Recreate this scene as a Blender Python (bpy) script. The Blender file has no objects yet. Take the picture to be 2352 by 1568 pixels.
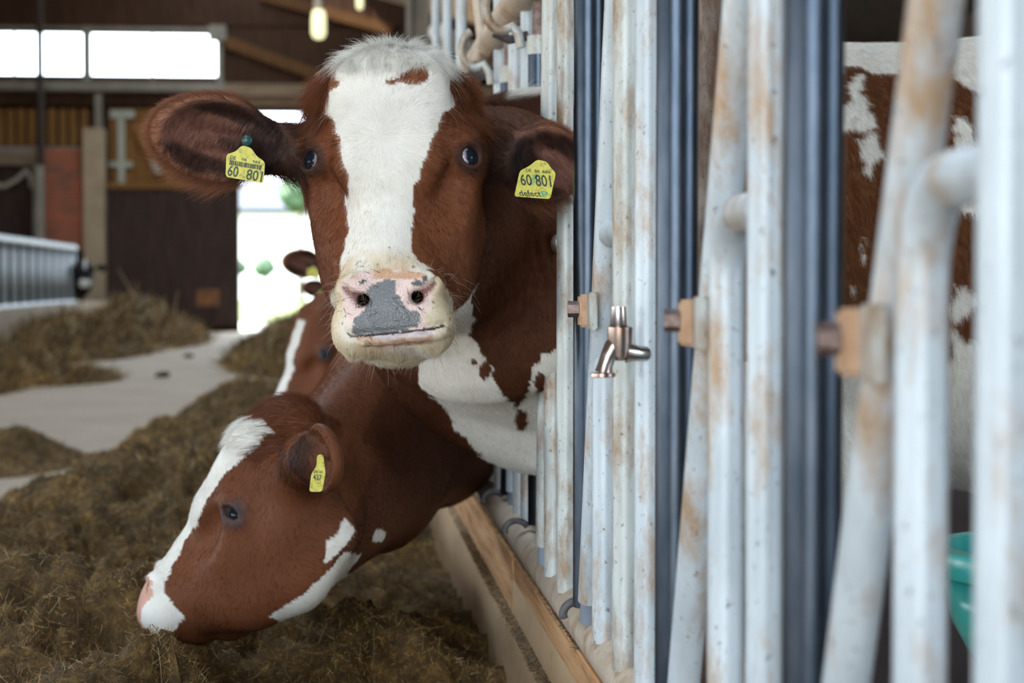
import bpy, bmesh, math, random
import numpy as np
from mathutils import Vector, Matrix

# ------------------------------------------------------------------ camera, sky, sun, exposure
FPX = 4400.0                      # focal length in pixels of the 2352 x 1568 frame
CAM = np.array([0.0, 0.0, 0.95])
VPX, VPY = 760.0, 645.0           # where the feed alley vanishes
PITCH = math.atan((784 - VPY) / FPX)
YAW = math.atan((1176 - VPX) / FPX * math.cos(PITCH))
FWD = np.array([math.sin(YAW) * math.cos(PITCH), math.cos(YAW) * math.cos(PITCH), -math.sin(PITCH)])
RGT = np.array([math.cos(YAW), -math.sin(YAW), 0.0])
UPV = np.cross(RGT, FWD)

scene = bpy.context.scene
col = scene.collection
camd = bpy.data.cameras.new('camera')
camd.sensor_width = 36.0
camd.lens = 36.0 * FPX / 2352.0
camd.clip_start = 0.05
camd.clip_end = 400
camd.dof.use_dof = True
camd.dof.focus_distance = 2.60
camd.dof.aperture_fstop = 5.7
camo = bpy.data.objects.new('camera', camd)
col.objects.link(camo)
camo.matrix_world = Matrix(((RGT[0], UPV[0], -FWD[0], CAM[0]), (RGT[1], UPV[1], -FWD[1], CAM[1]),
                            (RGT[2], UPV[2], -FWD[2], CAM[2]), (0, 0, 0, 1)))
scene.camera = camo

world = bpy.data.worlds.new('sky')
scene.world = world
world.use_nodes = True
bg = world.node_tree.nodes['Background']
bg.inputs[0].default_value = (0.80, 0.905, 1.0, 1)
bg.inputs[1].default_value = 9.0

sund = bpy.data.lights.new('sun', 'SUN')
sund.energy = 28.0
sund.angle = 0.01
sund.color = (1.0, 0.93, 0.82)
suno = bpy.data.objects.new('sun', sund)
col.objects.link(suno)
suno.rotation_euler = Vector((0.75, 0.12, -1.0)).to_track_quat('-Z', 'Y').to_euler()

vs = scene.view_settings
vs.view_transform = 'Standard'
vs.look = 'None'
vs.gamma = 1.0
vs.use_curve_mapping = False
vs.exposure = 0.2
for name, loc, rot, sx, sy in (('portal_back', (-3.5, -7.02, 2.2), (math.radians(90), 0, 0), 6.2, 4.4),
                               ('portal_right', (9.98, -3.9, 2.4), (0, math.radians(90), 0), 2.8, 5.8),
                               ('portal_left', (-12.98, 5.0, 1.2), (0, math.radians(-90), 0), 1.9, 23.6),
                               ('portal_ridge', (-1.6, 14.5, 8.5), (0, 0, 0), 1.2, 43.0),
                               ('portal_door', (-0.6, 36.25, 2.1), (math.radians(-90), 0, 0), 5.3, 4.2)):
    pd = bpy.data.lights.new(name, 'AREA'); pd.shape = 'RECTANGLE'; pd.size = sx; pd.size_y = sy
    pd.cycles.is_portal = True
    po = bpy.data.objects.new(name, pd); col.objects.link(po); po.location = loc; po.rotation_euler = rot
scene.cycles.use_denoising = True
scene.cycles.max_bounces = 5
scene.cycles.diffuse_bounces = 3
scene.cycles.adaptive_threshold = 0.09

# ------------------------------------------------------------------ helpers
def unproj(px, py, Y):
    """point at world depth Y seen at photo pixel (px, py)"""
    d = FWD + RGT * (px - 1176.0) / FPX + UPV * (784.0 - py) / FPX
    return CAM + d * (Y / d[1])

def unproj_x(px, py, X):
    d = FWD + RGT * (px - 1176.0) / FPX + UPV * (784.0 - py) / FPX
    return CAM + d * (X / d[0])

def unproj_z(px, py, Z):
    d = FWD + RGT * (px - 1176.0) / FPX + UPV * (784.0 - py) / FPX
    return CAM + d * ((Z - CAM[2]) / d[2])

def proj(P):
    d = np.asarray(P, dtype=np.float64) - CAM
    w = d @ FWD
    return 1176.0 + FPX * (d @ RGT) / w, 784.0 - FPX * (d @ UPV) / w

def fenceY(px, X=0.35):
    return float(unproj_x(px, 784, X)[1])

def unit(v):
    v = np.asarray(v, float)
    return v / np.linalg.norm(v)

rng = np.random.default_rng(7)
_perm = rng.permutation(256)
_perm = np.concatenate([_perm, _perm, _perm])
_val = rng.random(256)

def vnoise(P):
    P = np.asarray(P, float)
    i = np.floor(P).astype(np.int64)
    f = P - i
    f = f * f * (3 - 2 * f)
    i &= 255
    def h(a, b, c):
        return _val[_perm[_perm[_perm[(i[..., 0] + a) & 255] + ((i[..., 1] + b) & 255)] + ((i[..., 2] + c) & 255)]]
    x, y, z = f[..., 0], f[..., 1], f[..., 2]
    c00 = h(0, 0, 0) * (1 - x) + h(1, 0, 0) * x
    c10 = h(0, 1, 0) * (1 - x) + h(1, 1, 0) * x
    c01 = h(0, 0, 1) * (1 - x) + h(1, 0, 1) * x
    c11 = h(0, 1, 1) * (1 - x) + h(1, 1, 1) * x
    return (c00 * (1 - y) + c10 * y) * (1 - z) + (c01 * (1 - y) + c11 * y) * z

def fbm(P, oct=4):
    P = np.asarray(P, float)
    s, a, t = 0.0, 0.5, 0.0
    for o in range(oct):
        s = s + a * vnoise(P * (2 ** o) + 17.3 * o)
        t += a
        a *= 0.5
    return s / t

def sstep(a, b, x):
    t = np.clip((x - a) / (b - a), 0, 1)
    return t * t * (3 - 2 * t)

# ---- objects
def tag(o, label=None, cat=None, group=None, kind=None):
    if label: o['label'] = label
    if cat: o['category'] = cat
    if group: o['group'] = group
    if kind: o['kind'] = kind
    return o

def empty(name, loc=(0, 0, 0)):
    o = bpy.data.objects.new(name, None)
    o.empty_display_size = 0.05
    col.objects.link(o)
    o.location = loc
    return o

def link(name, me, mat=None, parent=None, smooth=False):
    if mat is not None:
        me.materials.clear()
        me.materials.append(mat)
    if smooth:
        me.polygons.foreach_set('use_smooth', [True] * len(me.polygons))
    o = bpy.data.objects.new(name, me)
    col.objects.link(o)
    if parent is not None:
        o.parent = parent
        o.matrix_parent_inverse = Matrix.Translation(-Vector(parent.location)) if parent.parent is None else Matrix.Identity(4)
    return o

def pmesh(name, V, F):
    me = bpy.data.meshes.new(name)
    me.from_pydata([tuple(map(float, v)) for v in V], [], [tuple(map(int, f)) for f in F])
    me.update()
    return me

def np_mesh(name, V, Q):
    """fast mesh from numpy verts and quads / tris"""
    me = bpy.data.meshes.new(name)
    V = np.ascontiguousarray(V, dtype=np.float32)
    Q = np.ascontiguousarray(Q, dtype=np.int32)
    k = Q.shape[1]
    me.vertices.add(len(V))
    me.vertices.foreach_set('co', V.ravel())
    me.loops.add(Q.size)
    me.loops.foreach_set('vertex_index', Q.ravel())
    me.polygons.add(len(Q))
    me.polygons.foreach_set('loop_start', np.arange(0, Q.size, k, dtype=np.int32))
    me.polygons.foreach_set('loop_total', np.full(len(Q), k, dtype=np.int32))
    me.polygons.foreach_set('use_smooth', np.ones(len(Q), dtype=bool))
    me.update(calc_edges=True)
    me.validate()
    return me

class MB:
    """collects shapes into one mesh"""
    def __init__(s): s.V, s.F = [], []
    def add(s, V, F):
        n = len(s.V); s.V += [tuple(v) for v in V]; s.F += [tuple(i + n for i in f) for f in F]; return s
    def box(s, lo, hi, bev=0.0):
        x0, y0, z0 = lo; x1, y1, z1 = hi
        b = min(bev, 0.49 * min(abs(x1 - x0), abs(y1 - y0), abs(z1 - z0)))
        if b <= 0:
            V = [(x, y, z) for x in (x0, x1) for y in (y0, y1) for z in (z0, z1)]
            F = [(0, 1, 3, 2), (4, 6, 7, 5), (0, 4, 5, 1), (2, 3, 7, 6), (0, 2, 6, 4), (1, 5, 7, 3)]
            return s.add(V, F)
        bm = bmesh.new()
        bmesh.ops.create_cube(bm, size=1.0, matrix=Matrix.Translation(((x0 + x1) / 2, (y0 + y1) / 2, (z0 + z1) / 2)) @ Matrix.Diagonal((x1 - x0, y1 - y0, z1 - z0, 1)))
        bmesh.ops.bevel(bm, geom=bm.edges[:] + bm.verts[:], offset=b, segments=2, affect='EDGES')
        bm.verts.index_update()
        s.add([v.co[:] for v in bm.verts], [[v.index for v in f.verts] for f in bm.faces])
        bm.free()
        return s
    def tube(s, pts, r, seg=20, caps=True):
        pts = [np.asarray(p, float) for p in pts]
        n = len(pts)
        rr = r if hasattr(r, '__len__') else [r] * n
        T = [unit(pts[min(i + 1, n - 1)] - pts[max(i - 1, 0)]) for i in range(n)]
        a = np.array([1.0, 0, 0]) if abs(T[0][0]) < 0.8 else np.array([0, 1.0, 0])
        u = unit(np.cross(T[0], a))
        V, F = [], []
        for i in range(n):
            u = unit(u - T[i] * (u @ T[i]))
            v = np.cross(T[i], u)
            for k in range(seg):
                t = 2 * math.pi * k / seg
                V.append(pts[i] + rr[i] * (u * math.cos(t) + v * math.sin(t)))
        for i in range(n - 1):
            for k in range(seg):
                k2 = (k + 1) % seg
                F.append((i * seg + k, i * seg + k2, (i + 1) * seg + k2, (i + 1) * seg + k))
        if caps:
            F.append(tuple(range(seg - 1, -1, -1)))
            F.append(tuple((n - 1) * seg + k for k in range(seg)))
        return s.add(V, F)
    def prism(s, poly, d):
        """poly: 3D outline, d: thickness vector"""
        n = len(poly)
        V = [np.asarray(p, float) for p in poly] + [np.asarray(p, float) + np.asarray(d, float) for p in poly]
        F = [tuple(range(n)), tuple(range(2 * n - 1, n - 1, -1))] + [(i, i + n, (i + 1) % n + n, (i + 1) % n) for i in range(n)]
        return s.add(V, F)
    def build(s, name, mat, parent=None, smooth=False, angle=None):
        me = pmesh(name, s.V, s.F)
        bm = bmesh.new(); bm.from_mesh(me); bmesh.ops.recalc_face_normals(bm, faces=bm.faces[:]); bm.to_mesh(me); bm.free()
        o = link(name, me, mat, parent, smooth)
        if smooth and angle:
            me.set_sharp_from_angle(angle=angle)
        return o

def copy_obj(o, parent=None, name=None):
    c = o.copy()
    if name: c.name = name
    col.objects.link(c)
    c.parent = parent
    return c

# ---- materials
class NT:
    def __init__(s, name):
        s.m = bpy.data.materials.new(name); s.m.use_nodes = True
        s.n = s.m.node_tree.nodes; s.l = s.m.node_tree.links
        s.b = s.n['Principled BSDF']
    def node(s, t, **kw):
        x = s.n.new(t)
        for k, v in kw.items():
            if k in x.inputs.keys(): x.inputs[k].default_value = v
            else: setattr(x, k, v)
        return x
    def set(s, **kw):
        for k, v in kw.items():
            k = k.replace('_', ' ')
            s.b.inputs[k].default_value = (*v, 1) if hasattr(v, '__len__') and len(v) == 3 else v
        return s
    def coords(s, scale=(1, 1, 1), kind='Object'):
        tc = s.node('ShaderNodeTexCoord'); mp = s.node('ShaderNodeMapping')
        mp.inputs['Scale'].default_value = scale
        s.l.new(tc.outputs[kind], mp.inputs[0]); return mp.outputs[0]
    def noise(s, scale, vec=None, detail=4, rough=0.55):
        x = s.node('ShaderNodeTexNoise'); x.inputs['Scale'].default_value = scale
        x.inputs['Detail'].default_value = detail; x.inputs['Roughness'].default_value = rough
        if vec is not None: s.l.new(vec, x.inputs['Vector'])
        return x.outputs['Fac']
    def ramp(s, fac, stops):
        r = s.node('ShaderNodeValToRGB'); e = r.color_ramp.elements
        while len(e) < len(stops): e.new(0.5)
        for i, (p, c) in enumerate(stops):
            e[i].position = p; e[i].color = (*c, 1) if len(c) == 3 else c
        s.l.new(fac, r.inputs[0]); return r.outputs[0]
    def mix(s, fac, a, b, mode='MIX'):
        x = s.node('ShaderNodeMix', data_type='RGBA', blend_type=mode)
        for sock, v in ((x.inputs[0], fac), (x.inputs[6], a), (x.inputs[7], b)):
            if hasattr(v, 'links'): s.l.new(v, sock)
            elif hasattr(v, '__len__'): sock.default_value = (*v, 1) if len(v) == 3 else v
            else: sock.default_value = v
        return x.outputs[2]
    def color(s, out): s.l.new(out, s.b.inputs['Base Color']); return s
    def rough(s, out): s.l.new(out, s.b.inputs['Roughness']); return s
    def bump(s, h, strength=0.3, dist=0.01):
        x = s.node('ShaderNodeBump'); x.inputs['Strength'].default_value = strength; x.inputs['Distance'].default_value = dist
        s.l.new(h, x.inputs['Height']); s.l.new(x.outputs[0], s.b.inputs['Normal']); return s

def simple(name, c, rough=0.6, metallic=0.0, var=0.0, scale=20.0, c2=None, bump=0.0):
    t = NT(name); t.set(Base_Color=c, Roughness=rough, Metallic=metallic)
    if var or c2:
        v = t.coords()
        f = t.noise(scale, v)
        d = c2 if c2 else tuple(x * (1 - var) for x in c)
        t.color(t.ramp(f, [(0.35, d), (0.65, c)]))
        if bump: t.bump(f, bump)
    return t.m

M = {}
def make_materials():
    # galvanised pipe, chalky zinc with brown dirt and dark flecks
    def pipe(name, base, base2, dirt, amt, metallic=0.25, rough=0.5):
        t = NT(name)
        v = t.coords((1, 1, 0.25), 'Object')
        n1 = t.noise(28, v, 5, 0.6)
        c = t.ramp(n1, [(0.3, base2), (0.7, base)])
        n2 = t.noise(16, t.coords((1, 1, 0.35)), 6, 0.7)
        c = t.mix(t.ramp(n2, [(amt, (0, 0, 0)), (amt + 0.16, (1, 1, 1))]), c, dirt)
        n3 = t.noise(150, t.coords((1, 1, 0.7)), 3, 0.6)
        c = t.mix(t.ramp(n3, [(0.63, (0, 0, 0)), (0.72, (0.7, 0.7, 0.7))]), c, (0.10, 0.07, 0.055))
        t.color(c); t.set(Metallic=metallic, Roughness=rough)
        t.bump(n3, 0.08, 0.002)
        return t.m
    M['pipe'] = pipe('galvanised pipe', (0.60, 0.68, 0.74), (0.44, 0.51, 0.56), (0.40, 0.28, 0.18), 0.50)
    M['pipe_dirty'] = pipe('dirty galvanised pipe', (0.58, 0.63, 0.63), (0.41, 0.44, 0.42), (0.30, 0.20, 0.12), 0.47)
    M['rail'] = pipe('dust covered rail', (0.62, 0.53, 0.43), (0.52, 0.42, 0.32), (0.38, 0.26, 0.16), 0.52, 0.1, 0.5)
    M['rusty'] = pipe('rusty pipe', (0.36, 0.33, 0.30), (0.20, 0.15, 0.11), (0.13, 0.07, 0.045), 0.44, 0.15, 0.65)
    # dark polished steel sleeve
    t = NT('dark steel sleeve')
    n = t.noise(60, t.coords((1, 1, 0.3)), 4, 0.6)
    t.color(t.ramp(n, [(0.3, (0.035, 0.05, 0.07)), (0.7, (0.065, 0.08, 0.105))]))
    t.set(Metallic=0.9, Roughness=0.33)
    t.bump(n, 0.03, 0.001)
    M['steel'] = t.m
    M['bolt'] = simple('rusty bolt', (0.20, 0.15, 0.14), 0.45, 0.6, c2=(0.10, 0.06, 0.05), scale=120)
    M['clamp'] = simple('rust stained clamp', (0.52, 0.36, 0.24), 0.6, 0.1, c2=(0.40, 0.24, 0.14), scale=60)
    M['rubber'] = simple('dark rubber', (0.05, 0.05, 0.06), 0.6, 0.0, c2=(0.12, 0.11, 0.11), scale=80)
    M['plug'] = simple('grey plastic plug', (0.20, 0.24, 0.30), 0.5)
    M['tap'] = simple('tarnished chrome tap', (0.62, 0.58, 0.56), 0.26, 0.95, c2=(0.36, 0.26, 0.22), scale=35)
    # concrete alley
    t = NT('concrete alley')
    v = t.coords()
    c = t.ramp(t.noise(1.1, v, 6, 0.6), [(0.3, (0.34, 0.26, 0.185)), (0.7, (0.44, 0.35, 0.265))])
    c = t.mix(t.ramp(t.noise(14, v, 5, 0.65), [(0.45, (0, 0, 0)), (0.75, (0.6, 0.6, 0.6))]), c, (0.34, 0.28, 0.22))
    t.color(c); t.set(Roughness=0.75); t.bump(t.noise(60, v), 0.15, 0.004)
    M['floor'] = t.m
    t = NT('stained concrete curb')
    v = t.coords((1, 0.5, 1))
    c = t.ramp(t.noise(5, v, 6, 0.6), [(0.3, (0.46, 0.31, 0.17)), (0.7, (0.64, 0.46, 0.28))])
    c = t.mix(t.ramp(t.noise(22, v, 5, 0.7), [(0.55, (0, 0, 0)), (0.8, (0.7, 0.7, 0.7))]), c, (0.28, 0.19, 0.11))
    t.color(c); t.set(Roughness=0.8); t.bump(t.noise(50, v), 0.2, 0.004)
    M['curb'] = t.m
    # weathered timber (grain along Y)
    def wood(name, a, b, dark, sc=(14, 0.9, 14), rough=0.7, bump=0.3):
        t = NT(name)
        v = t.coords(sc)
        n = t.noise(3.0, v, 6, 0.65)
        c = t.ramp(n, [(0.3, dark), (0.48, a), (0.72, b)])
        t.color(c); t.set(Roughness=rough); t.bump(n, bump, 0.006)
        t.b.inputs['Specular IOR Level'].default_value = 0.15
        return t.m
    M['plank'] = wood('weathered plank', (0.52, 0.29, 0.14), (0.68, 0.44, 0.25), (0.22, 0.12, 0.06))
    M['board_dark'] = wood('dark barn board', (0.055, 0.028, 0.016), (0.085, 0.043, 0.022), (0.035, 0.018, 0.012), (6, 6, 0.6), 0.75, 0.1)
    M['board_black'] = wood('tarred door board', (0.055, 0.036, 0.030), (0.08, 0.052, 0.043), (0.035, 0.022, 0.02), (6, 6, 0.6), 0.8, 0.1)
    M['board_orange'] = wood('pine slat', (0.24, 0.115, 0.035), (0.33, 0.16, 0.05), (0.14, 0.065, 0.025), (6, 6, 0.6), 0.7, 0.1)
    M['brace'] = wood('brown brace', (0.12, 0.058, 0.022), (0.17, 0.085, 0.034), (0.08, 0.04, 0.018), (6, 6, 0.6), 0.75, 0.1)
    M['beam'] = wood('grey brown beam', (0.25, 0.18, 0.12), (0.33, 0.25, 0.17), (0.16, 0.11, 0.07), (0.8, 6, 6), 0.75, 0.1)
    M['beam_grey'] = simple('grey painted steel', (0.27, 0.245, 0.20), 0.55, 0.1, 0.25, 3)
    M['post_tan'] = simple('tan concrete post', (0.46, 0.36, 0.24), 0.8, 0, 0.2, 3)
    M['bracket'] = simple('pale bracket', (0.42, 0.43, 0.36), 0.6, 0, 0.15, 4)
    M['roof'] = simple('dark roof underside', (0.055, 0.040, 0.030), 0.85, 0, 0.3, 2)
    M['walltan'] = simple('dusky plaster', (0.14, 0.105, 0.08), 0.85, 0, 0.3, 1.5)
    t = NT('brick pillar')
    v = t.coords((1, 1, 1))
    br = t.node('ShaderNodeTexBrick'); br.inputs['Scale'].default_value = 1.0
    br.inputs['Brick Width'].default_value = 0.24; br.inputs['Row Height'].default_value = 0.075; br.inputs['Mortar Size'].default_value = 0.008
    br.inputs['Color1'].default_value = (0.46, 0.115, 0.045, 1); br.inputs['Color2'].default_value = (0.33, 0.09, 0.045, 1); br.inputs['Mortar'].default_value = (0.30, 0.19, 0.13, 1)
    mp = t.node('ShaderNodeMapping'); mp.inputs['Rotation'].default_value = (math.pi / 2, 0, 0)
    t.l.new(v, mp.inputs[0]); t.l.new(mp.outputs[0], br.inputs['Vector'])
    c = t.mix(t.ramp(t.noise(2.2, v, 5, 0.6), [(0.5, (0, 0, 0)), (0.62, (0.85, 0.85, 0.85))]), br.outputs['Color'], (0.20, 0.10, 0.07))
    t.color(c); t.set(Roughness=0.85)
    M['brick'] = t.m
    t = NT('frosted pane'); t.set(Base_Color=(0.95, 0.97, 1.0), Roughness=0.4, Transmission_Weight=1.0, IOR=1.05, Alpha=1.0)
    M['pane'] = t.m
    # coat, skin
    t = NT('cow coat')
    at = t.node('ShaderNodeAttribute', attribute_name='coat')
    n = t.noise(9, t.coords(), 4, 0.6)
    c = t.mix(1.0, at.outputs['Color'], t.ramp(n, [(0.3, (0.80, 0.80, 0.80)), (0.7, (1.12, 1.12, 1.12))]), 'MULTIPLY')
    t.color(c); t.set(Roughness=0.6)
    t.b.inputs['Specular IOR Level'].default_value = 0.18
    t.bump(t.noise(420, t.coords(), 3, 0.7), 0.12, 0.002)
    M['coat'] = t.m
    t = NT('cow hair')
    at = t.node('ShaderNodeAttribute', attribute_name='col')
    t.color(at.outputs['Color']); t.set(Roughness=0.45)
    t.b.inputs['Specular IOR Level'].default_value = 0.3
    tr = t.node('ShaderNodeBsdfTranslucent'); t.l.new(at.outputs['Color'], tr.inputs['Color'])
    mx = t.node('ShaderNodeMixShader'); mx.inputs[0].default_value = 0.5
    t.l.new(t.b.outputs[0], mx.inputs[1]); t.l.new(tr.outputs[0], mx.inputs[2])
    t.l.new(mx.outputs[0], t.n['Material Output'].inputs['Surface'])
    M['hair'] = t.m
    t = NT('eye')
    at = t.node('ShaderNodeAttribute', attribute_name='coat')
    t.color(at.outputs['Color']); t.set(Roughness=0.05, IOR=1.28)
    M['eye'] = t.m
    t = NT('nose leather')
    at = t.node('ShaderNodeAttribute', attribute_name='coat')
    t.color(at.outputs['Color']); t.set(Roughness=0.32)
    vv = t.node('ShaderNodeTexVoronoi'); vv.inputs['Scale'].default_value = 330
    t.l.new(t.coords(), vv.inputs['Vector']); t.bump(vv.outputs['Distance'], 0.35, -0.003)
    M['leather'] = t.m
    # tag
    t = NT('yellow ear tag')
    n = t.noise(160, t.coords(), 5, 0.7)
    t.color(t.ramp(n, [(0.30, (0.22, 0.18, 0.04)), (0.46, (0.60, 0.56, 0.08)), (0.7, (0.74, 0.70, 0.13))]))
    t.set(Roughness=0.45)
    M['tag'] = t.m
    M['ink'] = simple('tag ink', (0.02, 0.05, 0.035), 0.5)
    M['ink_green'] = simple('green marker', (0.06, 0.36, 0.22), 0.5)
    M['ink_dark'] = simple('black marker', (0.015, 0.02, 0.03), 0.5)
    M['stud'] = simple('dark green stud', (0.012, 0.07, 0.07), 0.35)
    # feed
    t = NT('silage')
    v = t.coords()
    c = t.ramp(t.noise(38, v, 6, 0.75), [(0.28, (0.025, 0.014, 0.004)), (0.5, (0.12, 0.066, 0.016)), (0.75, (0.36, 0.21, 0.06))])
    c = t.mix(t.ramp(t.noise(4.5, v, 4, 0.6), [(0.4, (0, 0, 0)), (0.65, (0.75, 0.75, 0.75))]), c, (0.035, 0.022, 0.007))
    t.color(c); t.set(Roughness=0.85); t.bump(t.noise(120, v, 5, 0.7), 0.6, 0.01)
    M['feed'] = t.m
    t = NT('chopped stalks')
    at = t.node('ShaderNodeAttribute', attribute_name='col')
    t.color(at.outputs['Color']); t.set(Roughness=0.6)
    M['straw'] = t.m
    M['teal'] = simple('teal plastic', (0.03, 0.36, 0.34), 0.25, 0, 0.2, 30)
    M['lamp_body'] = simple('lamp housing', (0.55, 0.5, 0.44), 0.5)
    t = NT('lit lamp glass'); t.set(Base_Color=(0.8, 0.8, 0.5), Emission_Color=(1.0, 0.95, 0.55), Emission_Strength=1.0)
    M['lamp'] = t.m
    M['white_tube'] = simple('white plastic tube', (0.85, 0.86, 0.88), 0.4)
    M['sand'] = simple('pale sandy yard', (0.60, 0.46, 0.29), 0.9, 0, 0.2, 0.6)
    M['grass'] = simple('mown meadow', (0.10, 0.13, 0.03), 0.9, 0, 0.3, 0.5)
    M['road'] = simple('pale yard paving', (0.55, 0.55, 0.54), 0.85, 0, 0.15, 0.6)
    M['house'] = simple('white rendered house wall', (0.75, 0.75, 0.74), 0.8)
    M['slate'] = simple('blue grey roof tile', (0.035, 0.043, 0.06), 0.7, 0, 0.2, 3)
    M['leaf'] = simple('tree leaf', (0.035, 0.075, 0.035), 0.8, 0, 0.3, 6)
    M['bark'] = simple('bark', (0.12, 0.09, 0.06), 0.9, 0, 0.3, 8)
    M['hose'] = simple('pale hose', (0.40, 0.35, 0.28), 0.5)
make_materials()
# ------------------------------------------------------------------ the barn
YW = 36.3                                   # far gable wall
def W(px, py, dy=0.0):
    return unproj(px, py, YW + dy)
def wallbox(mb, x0, y0, x1, y1, front, back, bev=0.0):
    """box whose front face spans the photo rectangle on the far wall"""
    a = W(x0, y1); b = W(x1, y0)
    return mb.box((a[0], YW + front, a[2]), (b[0], YW + back, b[2]), bev)

XL, XR = -13.0, 10.0
floor = MB().box((XL, -7.0, -0.3), (0.29, YW + 0.4, 0.0)).build('floor', M['floor'])
tag(floor, kind='structure')
stall = MB().box((0.29, -7.0, -0.3), (XR, YW + 0.4, -0.02)).build('floor', simple('wet stall floor', (0.10, 0.085, 0.09), 0.35, 0, 0.4, 3))
tag(stall, kind='structure')

# outside ground
g = MB().box((-60, -60, -0.5), (60, -7.0, -0.02)).build('floor', M['sand']); tag(g, kind='structure')
g = MB().box((-80, YW + 0.4, -0.5), (80, YW + 9, -0.02)).build('floor', M['road']); tag(g, kind='structure')
g = MB().box((-120, YW + 9, -0.5), (120, YW + 200, -0.02)).build('floor', M['grass']); tag(g, kind='structure')

g = MB().box((-80, -7.0, -0.5), (XL - 0.25, YW + 0.4, -0.02)).build('floor', M['sand']); tag(g, kind='structure')

# roof: two pitched slopes, ridge along Y
def roof_slope(xa, za, xb, zb):
    return MB().prism([(xa, -7.2, za), (xb, -7.2, zb), (xb, -7.2, zb + 0.25), (xa, -7.2, za + 0.25)], (0, YW + 8.2, 0)).build('ceiling', M['roof'])
# the ridge is left open for light and air
tag(roof_slope(XL - 0.5, 5.2, -2.2, 8.43), kind='structure')
tag(roof_slope(-1.0, 8.43, XR + 0.5, 5.0), kind='structure')
# side walls: left solid boarding, right low wall with an open ventilation band
def side_wall(x0, x1, za, zb, ya, yb, posts):
    m = MB().box((x0, -7.0, -0.3), (x1, YW, za)).box((x0, -7.0, zb), (x1, YW, 5.4))
    m.box((x0, yb, za), (x1, YW, zb)).box((x0, -7.0, za), (x1, ya, zb))
    for y in posts: m.box((x0, y, za), (x1, y + 0.25, zb))
    return m
tag(side_wall(XL - 0.25, XL, 0.25, 2.15, -6.8, 16.8, (-1.0, 4.8, 10.6)).build('wall_left', M['walltan']), kind='structure')
tag(side_wall(XR, XR + 0.25, 1.0, 3.8, -6.8, -1.0, (-4.0,)).build('wall_right', M['walltan']), kind='structure')

# gable behind the camera with the wide drive-through opening
DX0, DX1, DZ = -6.6, -0.4, 4.4
wb = MB().box((XL, -7.25, -0.3), (DX0, -7.0, 8.9)).box((DX1, -7.25, -0.3), (XR, -7.0, 8.9)).box((DX0, -7.25, DZ), (DX1, -7.0, 8.9))
tag(wb.build('wall_back', M['walltan']), kind='structure')

# far gable wall with the window band and the door opening (wall pieces around the holes)
wf = MB()
zt = 8.9
def wseg(px0, py0, px1, py1):
    a = W(px0, py1); b = W(px1, py0)
    wf.box((a[0], YW, max(a[2], -0.3)), (b[0], YW + 0.22, min(b[2], zt)))
LX = W(-600, 0)[0]
xl_px, xr_px = -800, 2600
wseg(xl_px, -420, xr_px, 62)               # above windows
wseg(504, 62, xr_px, 196)                  # right of the windows
wseg(xl_px, 62, -260, 196)
wseg(xl_px, 196, xr_px, 245)               # below windows
wseg(xl_px, 245, 548, 800)                 # left of the door opening
wseg(1190, 245, xr_px, 800)                # right of the door opening
wall_far = wf.build('wall_far', M['board_dark']); tag(wall_far, kind='structure')

# vertical boards on the gable, each its own piece
bmesh_cache = {}
def board(px0, py0, px1, py1, mat, front=-0.03, name='board', parent=None):
    return wallbox(MB(), px0, py0, px1, py1, front, 0.0).build(name, M[mat], parent or wall_far)
rnd = random.Random(3)
x = -20
while x < 1080:
    w = 27
    board(x + 1.2, -160, x + w - 1.2, 60, 'board_dark', -0.02 - 0.02 * rnd.random(), 'plank')
    x += w
x = 508
while x < 1080:
    board(x + 1.2, 64, x + 25.8, 196, 'board_dark', -0.02 - 0.02 * rnd.random(), 'plank'); x += 27
for k, x in enumerate(range(-6, 192, 24)):           # orange slats with dark gaps
    board(x, 250, x + 15, 334, 'board_orange', -0.05, 'slat')
x = 252
while x < 545:
    board(x + 1, 250, x + 28, 428, 'board_orange', -0.025 - 0.02 * rnd.random(), 'plank'); x += 30
# frames, sills, beams
def trim(i, px0, py0, px1, py1, mat, front=-0.16):
    o = wallbox(MB(), px0, py0, px1, py1, front, -0.001, 0.01).build('trim_%d' % i, M[mat]); tag(o, kind='structure'); return o
trim(1, -60, 192, 520, 208, 'beam_grey', -0.22)
trim(2, 520, 200, 1180, 222, 'beam', -0.22)
trim(3, -60, 338, 204, 352, 'beam_grey', -0.14)
trim(4, -60, 352, 204, 380, 'beam', -0.20)
trim(5, 480, 60, 520, 96, 'beam_grey', -0.18)
trim(6, 500, 90, 512, 200, 'beam_grey', -0.12)
trim(7, 520, 224, 1180, 243, 'beam', -0.10)
trim(8, 220, 215, 236, 300, 'beam_grey', -0.16)
# windows
def window(i, px0, px1, py0, py1, mull):
    f = MB()
    wallbox(f, px0 - 3, py0 - 3, px1 + 3, py0 + 1.5, -0.05, 0.16)
    wallbox(f, px0 - 3, py1 - 1.5, px1 + 3, py1 + 3, -0.05, 0.16)
    wallbox(f, px0 - 3, py0, px0 + 1.5, py1, -0.05, 0.16)
    wallbox(f, px1 - 1.5, py0, px1 + 3, py1, -0.05, 0.16)
    for mx in mull:
        wallbox(f, mx - 1.2, py0, mx + 1.2, py1, -0.02, 0.12)
    o = f.build('window_%d' % i, M['beam_grey']); tag(o, kind='structure')
    xs = [px0] + list(mull) + [px1]
    for a, b in zip(xs[:-1], xs[1:]):
        wallbox(MB(), a + 1, py0 + 1, b - 1, py1 - 1, 0.06, 0.07).build('pane', M['pane'], o)
window(1, -62, 88, 64, 193, (32,))
window(2, 93, 192, 65, 193, ())
window(3, 207, 500, 68, 197, (350,))
window(4, -255, -66, 64, 193, (-160,))
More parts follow.
